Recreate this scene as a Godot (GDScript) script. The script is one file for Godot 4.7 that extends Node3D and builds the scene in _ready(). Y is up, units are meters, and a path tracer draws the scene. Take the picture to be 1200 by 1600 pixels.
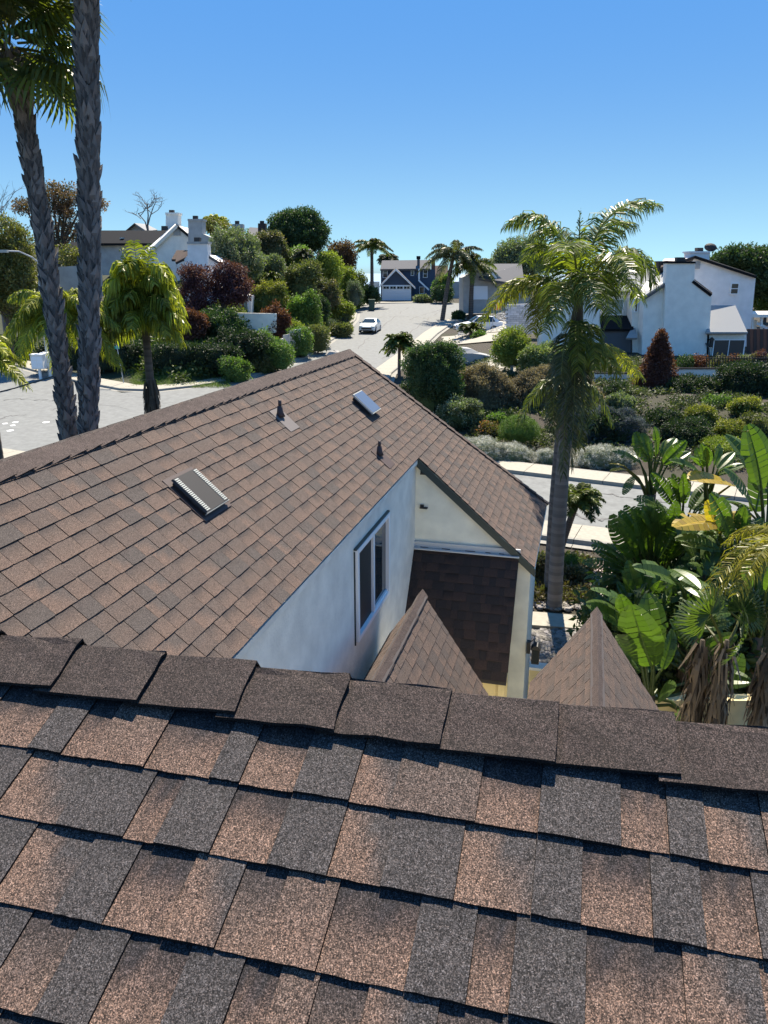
extends Node3D
# A tract of stucco houses seen from a shingled roof. Units are metres, y is up, the eye stands 8 m over the street.

const PITCH := 0.3028848683749714
var sp := sin(PITCH)
var cp := cos(PITCH)
var M := {}
var T := {}
var R := RandomNumberGenerator.new()
var N := FastNoiseLite.new()


class B:
	var v := PackedVector3Array()
	var c := PackedColorArray()
	var n := PackedVector3Array()
	var col := Color(1, 1, 1)

	func tri(a: Vector3, b: Vector3, d: Vector3) -> void:
		v.append(a); v.append(b); v.append(d)
		c.append(col); c.append(col); c.append(col)
		var m := (d - a).cross(b - a).normalized()
		n.append(m); n.append(m); n.append(m)

	func tric(a: Vector3, b: Vector3, d: Vector3, ca: Color, cb: Color, cd: Color) -> void:
		v.append(a); v.append(b); v.append(d)
		c.append(ca); c.append(cb); c.append(cd)
		var m := (d - a).cross(b - a).normalized()
		n.append(m); n.append(m); n.append(m)

	func quad(a: Vector3, b: Vector3, d: Vector3, e: Vector3) -> void:
		tri(a, b, d)
		tri(a, d, e)

	func box(at: Vector3, size: Vector3, t := Basis()) -> void:
		var x := t.x * size.x * 0.5
		var y := t.y * size.y * 0.5
		var z := t.z * size.z * 0.5
		quad(at - x + y + z, at + x + y + z, at + x - y + z, at - x - y + z)
		quad(at + x + y - z, at - x + y - z, at - x - y - z, at + x - y - z)
		quad(at - x + y - z, at + x + y - z, at + x + y + z, at - x + y + z)
		quad(at - x - y + z, at + x - y + z, at + x - y - z, at - x - y - z)
		quad(at + x + y + z, at + x + y - z, at + x - y - z, at + x - y + z)
		quad(at - x + y - z, at - x + y + z, at - x - y + z, at - x - y - z)

	func tube(p: Array, r: Array, sides := 8, cap := true) -> void:
		var rings := []
		for i in p.size():
			var d: Vector3 = (p[mini(i + 1, p.size() - 1)] - p[maxi(i - 1, 0)]).normalized()
			var s: Vector3 = d.cross(Vector3(0.31, 0.2, 0.93)).normalized()
			var u: Vector3 = s.cross(d)
			var ring := []
			for k in sides:
				var a := TAU * k / sides
				ring.append(p[i] + (s * cos(a) + u * sin(a)) * r[i])
			rings.append(ring)
		for i in p.size() - 1:
			for k in sides:
				var k2 := (k + 1) % sides
				quad(rings[i][k], rings[i + 1][k], rings[i + 1][k2], rings[i][k2])
		if cap:
			for k in sides:
				tri(p[0], rings[0][k], rings[0][(k + 1) % sides])
				tri(p[-1], rings[-1][(k + 1) % sides], rings[-1][k])

	func prism(poly: PackedVector2Array, z0: float, z1: float, t := Transform3D()) -> void:   # z0 is the front
		var ix := Geometry2D.triangulate_polygon(poly)
		for i in range(0, ix.size(), 3):
			var a := poly[ix[i]]
			var b := poly[ix[i + 1]]
			var d := poly[ix[i + 2]]
			tri(t * Vector3(a.x, a.y, z0), t * Vector3(d.x, d.y, z0), t * Vector3(b.x, b.y, z0))
			tri(t * Vector3(a.x, a.y, z1), t * Vector3(b.x, b.y, z1), t * Vector3(d.x, d.y, z1))
		for i in poly.size():
			var a := poly[i]
			var b := poly[(i + 1) % poly.size()]
			quad(t * Vector3(a.x, a.y, z0), t * Vector3(b.x, b.y, z0), t * Vector3(b.x, b.y, z1), t * Vector3(a.x, a.y, z1))

	func grid(p: Array, cc = null) -> void:   # rows of points
		for i in p.size() - 1:
			for j in p[i].size() - 1:
				if cc == null:
					quad(p[i][j], p[i][j + 1], p[i + 1][j + 1], p[i + 1][j])
				else:
					tric(p[i][j], p[i][j + 1], p[i + 1][j + 1], cc[i][j], cc[i][j + 1], cc[i + 1][j + 1])
					tric(p[i][j], p[i + 1][j + 1], p[i + 1][j], cc[i][j], cc[i + 1][j + 1], cc[i + 1][j])

	func add(m: ArrayMesh, t: Transform3D) -> void:
		var s := m.surface_get_arrays(0)
		v.append_array(t * (s[Mesh.ARRAY_VERTEX] as PackedVector3Array))
		c.append_array(s[Mesh.ARRAY_COLOR])
		n.append_array(Transform3D(t.basis.orthonormalized(), Vector3.ZERO) * (s[Mesh.ARRAY_NORMAL] as PackedVector3Array))

	func done(smooth := false) -> ArrayMesh:
		if smooth:
			var st := SurfaceTool.new()
			st.begin(Mesh.PRIMITIVE_TRIANGLES)
			st.set_smooth_group(0)
			for i in v.size():
				st.set_color(c[i])
				st.add_vertex(v[i])
			st.index()
			st.generate_normals()
			return st.commit()
		var a := []
		a.resize(Mesh.ARRAY_MAX)
		a[Mesh.ARRAY_VERTEX] = v
		a[Mesh.ARRAY_NORMAL] = n
		a[Mesh.ARRAY_COLOR] = c
		var m := ArrayMesh.new()
		m.add_surface_from_arrays(Mesh.PRIMITIVE_TRIANGLES, a)
		return m


# ---------------------------------------------------------------- helpers
func rf(a: float, b: float) -> float:
	return R.randf_range(a, b)


func at(px: float, py: float, f: float) -> Vector3:       # the point f metres ahead that is seen in that direction from the eye
	var u := (px - 600.0) / 1200.0
	var w := (py - 800.0) / 1200.0
	var k := f / (cp - w * sp)
	return Vector3(u * k, 8.0 + (-sp - w * cp) * k, -f)


func on(px: float, py: float, h := 0.0) -> Vector3:       # ... on the level h
	var w := (py - 800.0) / 1200.0
	return at(px, py, (h - 8.0) / (-sp - w * cp) * (cp - w * sp))


func thing(called: String, label: String, category: String, pos := Vector3.ZERO, yaw := 0.0, group := "") -> Node3D:
	var o := Node3D.new()
	o.name = called
	add_child(o, true)
	o.position = pos
	o.rotation.y = yaw
	tag(o, label, category, group)
	return o


func tag(o: Node3D, label: String, category: String, group := "") -> void:
	o.set_meta("label", label)
	o.set_meta("category", category)
	if group:
		o.set_meta("group", group)


func part(parent: Node, called: String, mesh: Mesh, mat: Material, t := Transform3D(), label := "") -> MeshInstance3D:
	var o := MeshInstance3D.new()
	o.name = called
	o.mesh = mesh
	o.material_override = mat
	o.transform = t
	parent.add_child(o, true)
	if label:
		o.set_meta("label", label)
	return o


func struct(called: String, mesh: Mesh, mat: Material) -> MeshInstance3D:
	var o := part(self, called, mesh, mat)
	o.set_meta("kind", "structure")
	return o


func scatter(parent: Node, called: String, mesh: Mesh, mat: Material, places: Array, tints: Array) -> MultiMeshInstance3D:
	var mm := MultiMesh.new()
	mm.transform_format = MultiMesh.TRANSFORM_3D
	mm.use_colors = true
	mm.mesh = mesh
	mm.instance_count = places.size()
	for i in places.size():
		mm.set_instance_transform(i, places[i])
		mm.set_instance_color(i, tints[i])
	var o := MultiMeshInstance3D.new()
	o.name = called
	o.multimesh = mm
	o.material_override = mat
	parent.add_child(o, true)
	o.set_meta("kind", "stuff")
	return o


func mat(c: Color, rough := 0.9, tex: Texture2D = null, size := 1.0, bump: Texture2D = null, cm := 0.0) -> StandardMaterial3D:
	var m := StandardMaterial3D.new()
	m.albedo_color = c.linear_to_srgb()
	m.roughness = rough
	m.cull_mode = BaseMaterial3D.CULL_DISABLED
	m.vertex_color_use_as_albedo = true
	if tex or bump:
		m.uv1_triplanar = true
		m.uv1_world_triplanar = true
		m.uv1_scale = Vector3.ONE / size
		if tex:
			m.albedo_texture = tex
		if bump:
			m.heightmap_enabled = true
			m.heightmap_texture = bump
			m.heightmap_scale = cm
	return m


func leafmat(rough: float, glow: Color, amount: float) -> StandardMaterial3D:
	var m := mat(Color(1, 1, 1), rough)
	m.backlight_enabled = true
	m.backlight = Color(glow.r * amount, glow.g * amount, glow.b * amount).linear_to_srgb()
	return m


func noise(seed_: int, freq: float, lo: float, hi: float, tint := Color(1, 1, 1), size := 512, oct := 5) -> Texture2D:
	var f := FastNoiseLite.new()
	f.seed = seed_
	f.frequency = freq
	f.fractal_octaves = oct
	var t := NoiseTexture2D.new()
	t.width = size
	t.height = size
	t.seamless = true
	t.noise = f
	var g := Gradient.new()
	g.set_color(0, Color(lo * tint.r, lo * tint.g, lo * tint.b).linear_to_srgb())
	g.set_color(1, Color(hi * tint.r, hi * tint.g, hi * tint.b).linear_to_srgb())
	t.color_ramp = g
	return t


func granules(seed_: int, contrast: float) -> Texture2D:   # mineral grains of about 2 mm
	var r := RandomNumberGenerator.new()
	r.seed = seed_
	var s := 1024
	var a := PackedFloat32Array()
	a.resize(s * s * 3)
	a.fill(0.0)
	for i in s * s / 2:                                      # grains of two to four pixels
		var x := r.randi() % s
		var y := r.randi() % s
		var k := r.randf()
		var g: float
		var hue := Vector3(1, 1, 1)
		if k < 0.36: g = r.randf_range(0.02, 0.14)
		elif k < 0.76: g = r.randf_range(0.22, 0.45)
		elif k < 0.91: g = r.randf_range(0.5, 0.8); hue = Vector3(1.05, 0.95, 0.88)
		else: g = r.randf_range(0.85, 1.0)
		g = lerpf(0.36, g, contrast)
		var w := 1 + r.randi() % 2
		var h := 1 + r.randi() % 2
		for dy in h:
			for dx in w:
				var o := (((y + dy) % s) * s + (x + dx) % s) * 3
				a[o] = g * hue.x; a[o + 1] = g * hue.y; a[o + 2] = g * hue.z
	var d := PackedByteArray()
	d.resize(s * s * 3)
	for i in s * s * 3:
		d[i] = int(255.0 * pow(clampf(a[i], 0.02, 1.0), 0.4545))
	return ImageTexture.create_from_image(Image.create_from_data(s, s, false, Image.FORMAT_RGB8, d))


func poly_slab(parent: Node, called: String, m: Material, pts: Array, f: float, thick: float, label := "") -> MeshInstance3D:
	var q := PackedVector2Array()
	for p in pts:
		var w := at(p[0], p[1], f)
		q.append(Vector2(w.x, w.y))
	var b := B.new()
	b.prism(q, -f, -f - thick)
	return part(parent, called, b.done(), m, Transform3D(), label)


func plate(parent: Node, called: String, m: Material, p: Array, thick: float, label := "") -> MeshInstance3D:   # four corners, a slab hanging under them
	var b := B.new()
	var q := []
	for k in p:
		q.append(at(k[0], k[1], k[2]))
	var up: Vector3 = (q[2] - q[0]).cross(q[1] - q[3]).normalized()
	if up.y < 0:
		up = -up
	var d := up * -thick
	b.quad(q[0], q[1], q[2], q[3])
	b.quad(q[3] + d, q[2] + d, q[1] + d, q[0] + d)
	for i in 4:
		var j := (i + 1) % 4
		b.quad(q[i], q[i] + d, q[j] + d, q[j])
	return part(parent, called, b.done(), m, Transform3D(), label)


func window(parent: Node, x0: float, y0: float, x1: float, y1: float, f: float, cols := 2, rows := 1, called := "window", frame := "white_paint", pane := "glass") -> void:
	var a := at(x0, y0, f)
	var c := at(x1, y1, f)
	var w := absf(c.x - a.x)
	var h := absf(a.y - c.y)
	var o := Vector3((a.x + c.x) / 2, (a.y + c.y) / 2, -f)
	var t := 0.07
	var b := B.new()
	for s in [-1, 1]:
		b.box(o + Vector3(s * (w / 2 - t / 2), 0, 0.02), Vector3(t, h, 0.09))
		b.box(o + Vector3(0, s * (h / 2 - t / 2), 0.021), Vector3(w - 2 * t, t, 0.088))
	for i in range(1, cols):
		b.box(o + Vector3(-w / 2 + w * i / cols, 0, 0.022), Vector3(t * 0.7, h - 2 * t, 0.07))
	for i in range(1, rows):
		b.box(o + Vector3(0, -h / 2 + h * i / rows, 0.023), Vector3(w - 2 * t, t * 0.7, 0.066))
	var fr := part(parent, called, b.done(), M[frame])
	for i in cols:
		var p := B.new()
		p.box(o + Vector3(-w / 2 + w * (i + 0.5) / cols, 0, 0.012), Vector3(w / cols - t, h - 2 * t, 0.02))
		part(fr, "pane", p.done(), M[pane])


func sheet(parent: Node, called: String, m: Material, pts: Array, y: float, thick := 0.1) -> MeshInstance3D:   # a level slab, x and z
	var q := PackedVector2Array()
	for p in pts:
		q.append(Vector2(p[0], p[1]))
	var b := B.new()
	b.prism(q, 0.0, -thick, Transform3D(Basis(Vector3(1, 0, 0), Vector3(0, 0, 1), Vector3(0, 1, 0)), Vector3(0, y, 0)))
	return part(parent, called, b.done(), m)


# ---------------------------------------------------------------- terrain
func curve(f: float, k: Array) -> float:
	for i in k.size() - 1:
		if f <= k[i + 1][0]:
			return lerpf(k[i][1], k[i + 1][1], clampf((f - k[i][0]) / (k[i + 1][0] - k[i][0]), 0, 1))
	return k[-1][1]

const LEFT := [[40, -13], [53, -13.5], [57, -10], [62, -8.2], [67.5, -6.6], [76, -5.6], [83, -4.75], [90, -4.1], [100, -3.5], [108, -3.6], [114, -4.5], [127, -6], [200, -9]]
const RIGHT := [[36, -1], [42, -0.6], [50, 0], [59, 0.6], [72, 3.4], [84.6, 5.8], [97, 8.7], [104, 12], [112, 17], [119, 19], [200, 25]]


func street_h(f: float) -> float:
	return 0.04 * (clampf(f, 45, 135) - 45)


func land(x: float, z: float) -> float:
	var f := -z
	var h := street_h(f)
	var d1 := curve(f, LEFT) - x - 2.0
	var d2 := (x + 17) * 0.656 - (z + 52) * 0.755 - 2.5
	if d1 > 0 and d2 > 0:
		h += minf(minf(0.8 * d1, 0.3 * d2), 7.5 + 0.03 * d1)
	var e1 := x - curve(f, RIGHT) - 1.8
	var e2 := (x - 5.06) * 0.46 - (z + 32.9) * 0.89 - 1.8
	if e1 > 0 and e2 > 0:
		h += minf(minf(0.3 * e1, 0.15 * e2), 1.6)
	return h - 0.12 * maxf(0, f - 152)


func strip(a: Array, b: Array, lift: float) -> ArrayMesh:   # a sheet between two lines of [x, z], laid on the street's slope
	var m := B.new()
	var rows := []
	for i in a.size() - 1:
		var n := 6
		for k in n + (1 if i == a.size() - 2 else 0):
			var t := float(k) / n
			var p := Vector2(a[i][0], a[i][1]).lerp(Vector2(a[i + 1][0], a[i + 1][1]), t)
			var q := Vector2(b[i][0], b[i][1]).lerp(Vector2(b[i + 1][0], b[i + 1][1]), t)
			var row := []
			for j in 9:
				var w := p.lerp(q, j / 8.0)
				row.append(Vector3(w.x, street_h(-w.y) + lift, w.y))
			rows.append(row)
	m.grid(rows)
	return m.done()


func pavement(called: String, line: Array, side: float, width: float) -> void:    # a kerb along the line, a paved walk on its side
	var kerb := B.new()
	var walk := B.new()
	var o := []
	for i in line.size():
		var d := (Vector2(line[mini(i + 1, line.size() - 1)][0], line[mini(i + 1, line.size() - 1)][1]) - Vector2(line[maxi(i - 1, 0)][0], line[maxi(i - 1, 0)][1])).normalized()
		var s := Vector2(-d.y, d.x) * side
		var p := Vector2(line[i][0], line[i][1])
		var pts := []
		for k in [-0.35, 0.0, 0.03, 0.16, 0.165, width, width + 0.02]:
			pts.append(p + s * k)
		o.append(pts)
	for i in line.size() - 1:
		var L := Vector2(o[i][0]).distance_to(o[i + 1][0])
		var n := maxi(1, int(L / 1.5))
		for k in n:
			var t0 := (k + 0.006) / n
			var t1 := (k + 0.994) / n
			var y := [0.006, 0.006, 0.14, 0.15, 0.147, 0.147, -0.1]
			for j in 6:
				var q := []
				for e in [[t0, j], [t1, j], [t1, j + 1], [t0, j + 1]]:
					var w: Vector2 = o[i][e[1]].lerp(o[i + 1][e[1]], e[0])
					q.append(Vector3(w.x, street_h(-w.y) + y[e[1]], w.y))
				(kerb if j < 4 else walk).quad(q[0], q[1], q[2], q[3])
	struct(called + "_kerb", kerb.done(), M.kerb)
	struct(called, walk.done(), M.concrete)


func hit(px: float, py: float) -> Vector3:                # where that direction meets the land
	var f := 20.0
	while f < 170:
		var w := at(px, py, f)
		if w.y <= land(w.x, w.z):
			return w
		f += 0.2
	return at(px, py, 170)


# ---------------------------------------------------------------- shingles
func tone(style: int, u: float, s: float, r: RandomNumberGenerator, weather: float) -> Color:   # the colour blend printed on the grains
	var j := r.randf_range(-0.12, 0.12)
	var grey := Color(0.082, 0.075, 0.074)
	var brown := Color(0.128, 0.096, 0.082)
	var tan_ := Color(0.196, 0.130, 0.100)
	var dark := Color(0.032, 0.032, 0.037)
	var c := grey
	match style:
		0: c = grey.lerp(dark, clampf((s - 0.75 + j) * 2.0, 0, 0.6))
		1: c = brown.lerp(grey, clampf((s - 0.6 + j) * 2.0, 0, 1))
		2: c = tan_.lerp(dark, clampf((s - 0.26 + j) * 1.7, 0, 1))
		3: c = tan_.lerp(grey, clampf((u - 0.5 + (s - 0.3) * 0.8 + j) * 2.4, 0, 1))
		4: c = brown.lerp(tan_, clampf((0.6 - s + j) * 1.6, 0, 1)).lerp(dark, clampf((s - 0.5) * 2.0, 0, 0.85))
		5: c = tan_.lerp(brown, clampf(s + j, 0, 1))
	c = c.lerp(Color(0.225, 0.178, 0.155), weather)
	return c * 2.6


func shingle_mesh(w: float, e: float, t: float, drop: float, style: int, nx: int, nz: int, seed_: int, weather := 0.0, wob := 0.0) -> ArrayMesh:
	var r := RandomNumberGenerator.new()
	r.seed = seed_
	var b := B.new()
	var L := e * 1.35
	var top := []
	var cc := []
	for i in nz + 1:
		var s := float(i) / nz
		var z := -L * s
		var row := []
		var cr := []
		for k in nx + 1:
			var u := float(k) / nx
			var zz := z + (r.randf_range(-1, 1) * wob if i == 0 else 0.0)
			row.append(Vector3(w * u, 2 * t + z * t / e - drop + (r.randf_range(-0.15, 0.15) * t if i < 2 else 0.0), zz))
			cr.append(tone(style, u, s * 1.35, r, weather))
		top.append(row)
		cc.append(cr)
	b.grid(top, cc)
	var k := Color(0.02, 0.019, 0.02)
	b.col = k * 2.0
	var h := Vector3(0, -t * 1.3 + drop * 0.5, 0)
	for i in nx:
		b.quad(top[0][i + 1], top[0][i], top[0][i] + h, top[0][i + 1] + h)
	b.quad(top[0][0], top[nz][0], top[nz][0] + h, top[0][0] + h)
	b.quad(top[nz][nx], top[0][nx], top[0][nx] + h, top[nz][nx] + h)
	return b.done()


func cap_mesh(pn: float, pf: float, half: float, length: float, lift: float, seed_: int, wob: float, light := 1.0) -> ArrayMesh:   # a bent ridge cap: x along the ridge, its lifted butt at x = length
	var r := RandomNumberGenerator.new()
	r.seed = seed_
	var b := B.new()
	var nx := 4
	var top := []
	var bot := []
	var cc := []
	for i in nx + 1:
		var u := float(i) / nx
		var row := []
		var low := []
		var cr := []
		for j in 11:
			var s: float = [-1.0, -0.72, -0.42, -0.16, -0.05, 0.0, 0.05, 0.16, 0.42, 0.72, 1.0][j] * half
			var q := pn if s > 0 else pf
			var rr := 0.009
			var sl := sqrt(s * s + rr * rr) - rr
			var y := -sl * sin(q) + lift * (0.25 + 0.75 * u) + r.randf_range(-1, 1) * wob
			if j == 0 or j == 10: y += r.randf_range(-0.3, 1.0) * wob
			var p := Vector3(u * length + (r.randf_range(-1, 1) * wob if i == nx else 0.0), y, signf(s) * sl * cos(q) + (s * 0.02) + (r.randf_range(-1, 1) * wob * 0.8 if j == 10 else 0.0))
			row.append(p)
			low.append(p + Vector3(0, -0.006, 0))
			var g := r.randf_range(0.85, 1.15) * light
			cr.append(Color(0.088 * g, 0.068 * g, 0.062 * g) * 2.6)
		top.append(row); bot.append(low); cc.append(cr)
	b.grid(top, cc)
	b.col = Color(0.04, 0.036, 0.036)
	for j in 10:
		b.quad(top[nx][j], top[nx][j + 1], bot[nx][j + 1], bot[nx][j])
		b.quad(top[0][j + 1], top[0][j], bot[0][j], bot[0][j + 1])
	for i in nx:
		b.quad(top[i][10], top[i + 1][10], bot[i + 1][10], bot[i][10])
		b.quad(top[i + 1][0], top[i][0], bot[i][0], bot[i + 1][0])
	b.grid(bot)
	return b.done()


# lays courses on a slope part whose x runs along the course and z down the slope; the `most` pieces that lie nearest to `focus` become parts
func lay(roof: Node3D, courses: Array, e: float, t: float, lo: Callable, hi: Callable, wmin: float, wmax: float, m: Material, pool: Dictionary, focus: Vector2, most: int, weather: float, gap: float, drop: float, nx: int, nz: int, wob: float, styles: Array) -> void:
	var all := []
	for z in courses:
		var x: float = lo.call(z) - rf(0, wmax)
		var high := R.randf() < 0.5
		while x < hi.call(z):
			var w := snappedf(rf(wmin, wmax), (wmax - wmin) / 6.0)
			var x0 := maxf(x, lo.call(z))
			var x1 := minf(x + w, hi.call(z))
			if x1 - x0 > 0.03:
				var cut := absf(x1 - x0 - w) > 0.001
				all.append([x0, z, x1 - x0, high, styles[R.randi() % (styles.size() / 2) + (0 if high else styles.size() / 2)], R.randi() % 3, cut])
			x += w
			high = not high
	all.sort_custom(func(a, b): return Vector2(a[0], a[1]).distance_squared_to(focus) < Vector2(b[0], b[1]).distance_squared_to(focus))
	var rest := B.new()
	for i in all.size():
		var p = all[i]
		var key := "%.3f %d %d %d %d" % [p[2], int(p[3]), p[4], p[5], nx]
		if not pool.has(key):
			pool[key] = shingle_mesh(p[2] - gap, e, t, 0.0 if p[3] else drop, p[4], nx, nz, hash(key), weather, wob)
		var tr := Transform3D(Basis(Vector3.UP, rf(-1, 1) * wob * 1.5), Vector3(p[0], 0, p[1] + rf(-1, 1) * wob))
		if i < most:
			part(roof, "shingle", pool[key], m, tr)
		else:
			rest.add(pool[key], tr)
	if rest.v.size():
		part(roof, "shingle_field", rest.done(), m).set_meta("kind", "stuff")


# ---------------------------------------------------------------- plants
func leaf_cluster(n: int, len_: float, wid: float, spread: float, seed_: int, up := 0.3) -> ArrayMesh:
	var r := RandomNumberGenerator.new()
	r.seed = seed_
	var b := B.new()
	for i in n:
		var d := Vector3(r.randfn(), r.randfn() + up, r.randfn()).normalized()
		var o := Vector3(r.randfn(), r.randfn(), r.randfn()) * spread * 0.45
		var s := d.cross(Vector3(r.randfn(), r.randfn(), r.randfn())).normalized()
		var l := len_ * r.randf_range(0.7, 1.3)
		var g := r.randf_range(0.75, 1.25)
		b.col = Color(g, g, g)
		var m := o + d * l * 0.5 + s.cross(d) * l * 0.06
		b.tri(o, m + s * wid * 0.5, o + d * l)
		b.tri(o, o + d * l, m - s * wid * 0.5)
	return b.done()

const STYLES := {
	"dark": [Color(0.034, 0.063, 0.023), Color(0.069, 0.109, 0.034)], "green": [Color(0.086, 0.149, 0.035), Color(0.172, 0.250, 0.055)],
	"lime": [Color(0.14, 0.18, 0.03), Color(0.30, 0.32, 0.05)], "olive": [Color(0.113, 0.128, 0.041), Color(0.194, 0.187, 0.067)],
	"rust": [Color(0.102, 0.034, 0.024), Color(0.204, 0.074, 0.042)], "grey": [Color(0.085, 0.11, 0.085), Color(0.15, 0.175, 0.13)],
	"sage": [Color(0.122, 0.151, 0.079), Color(0.230, 0.252, 0.144)], "bronze": [Color(0.073, 0.090, 0.041), Color(0.211, 0.163, 0.090)],
	"gold": [Color(0.077, 0.110, 0.024), Color(0.330, 0.286, 0.050)], "heath": [Color(0.13, 0.112, 0.070), Color(0.27, 0.235, 0.125)],
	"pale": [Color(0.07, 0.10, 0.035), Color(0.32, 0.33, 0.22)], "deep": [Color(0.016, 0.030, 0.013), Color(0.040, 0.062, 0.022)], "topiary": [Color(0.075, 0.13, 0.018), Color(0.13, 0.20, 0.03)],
	"orange": [Color(0.09, 0.11, 0.03), Color(0.34, 0.12, 0.05)], "white": [Color(0.10, 0.13, 0.06), Color(0.84, 0.82, 0.76)],
	"bluish": [Color(0.035, 0.06, 0.035), Color(0.15, 0.165, 0.22)], "cream": [Color(0.09, 0.13, 0.035), Color(0.46, 0.45, 0.24)],
	"plum": [Color(0.060, 0.020, 0.028), Color(0.16, 0.060, 0.068)], "rusty_tree": [Color(0.085, 0.045, 0.022), Color(0.20, 0.10, 0.05)],
	"euc": [Color(0.075, 0.070, 0.035), Color(0.26, 0.13, 0.075)], "yellowing": [Color(0.085, 0.10, 0.025), Color(0.24, 0.21, 0.06)],
}


# leaves over a lumpy body: places and tints of leaf clusters
func foliage(c: Vector3, r: Vector3, shape: String, style: String, size: float, cover: float, seed_: int, floor_y: float, places: Array, tints: Array, shade := 1.0) -> void:
	var g := RandomNumberGenerator.new()
	g.seed = seed_
	var a: Color = STYLES[style][0] * shade
	var b: Color = STYLES[style][1] * shade
	var area := 4.0 * PI * pow((pow(r.x * r.y, 1.6) + pow(r.x * r.z, 1.6) + pow(r.y * r.z, 1.6)) / 3.0, 1.0 / 1.6)
	var n := int(clampf(area * cover / (size * size), 60, 5200))
	var lump := 0.30 if shape in ["round", "mound", "loose"] else 0.10
	if style == "topiary" and shape == "round": lump = 0.06
	if style == "heath": lump = 0.10
	var two := style in ["white", "bluish", "cream", "gold", "pale", "orange", "bronze", "heath", "rust"]
	for i in n:
		var d := Vector3(g.randfn(), g.randfn(), g.randfn()).normalized()
		if d.y < -0.5 and shape != "loose": d.y = -d.y
		var q := d
		if shape == "box":
			var m := pow(pow(absf(d.x), 6) + pow(absf(d.y), 6) + pow(absf(d.z), 6), 1.0 / 6.0)
			q = d / m
		elif shape == "cone":
			var w := 1.0 - 0.62 * clampf(d.y, 0, 1)
			q = Vector3(d.x * w, d.y, d.z * w)
		elif shape == "mound":
			q = Vector3(d.x, maxf(d.y, -0.4), d.z)
		var nz := N.get_noise_3d(q.x * 55 + seed_ * 7, q.y * 55, q.z * 55)
		var inward := 1.0 - 0.30 * g.randf() * g.randf()
		var k := (1.0 + lump * nz * 1.7) * inward
		var p := c + Vector3(q.x * r.x, q.y * r.y, q.z * r.z) * k
		if p.y < floor_y: continue
		var t := clampf(0.5 + nz * 0.9 + g.randfn() * 0.22, 0, 1)
		var col := a.lerp(b, t * t if two else t)
		if two and g.randf() < (0.68 if style == "white" else 0.8) and style in ["white", "bluish", "cream", "gold", "pale", "orange"]:
			col = a.lerp(b, t * 0.3 + (0.5 if d.y > 0.55 and style == "gold" else 0.0))
		elif two and style in ["white", "cream", "pale", "bluish"]:
			col = b
		var s := size * g.randf_range(0.75, 1.3)
		var bs := Basis.from_euler(Vector3(g.randf() * TAU, g.randf() * TAU, g.randf() * TAU)).scaled(Vector3(s, s, s))
		places.append(Transform3D(bs, p))
		tints.append(col)


func core(c: Vector3, r: Vector3, shape: String, style: String, seed_: int) -> ArrayMesh:
	var b := B.new()
	var rows := []
	var e := 0.35 if shape == "box" else 1.0
	for i in 9:
		var v := PI * (i / 8.0 - 0.5)
		var row := []
		for j in 13:
			var u := TAU * (j % 12) / 12.0
			var d := Vector3(signf(cos(u)) * pow(absf(cos(u)), e) * pow(maxf(cos(v), 0), e), signf(v) * pow(absf(sin(v)), e), signf(sin(u)) * pow(absf(sin(u)), e) * pow(maxf(cos(v), 0), e))
			if shape == "cone": d *= Vector3(1.0 - 0.62 * maxf(d.y, 0), 1, 1.0 - 0.62 * maxf(d.y, 0))
			var k := 0.84 + 0.2 * N.get_noise_3d(d.x * 55 + seed_ * 7, d.y * 55, d.z * 55)
			row.append(c + Vector3(d.x * r.x, d.y * r.y, d.z * r.z) * k)
		rows.append(row)
	b.col = STYLES[style][0]
	b.grid(rows)
	return b.done()


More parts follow.
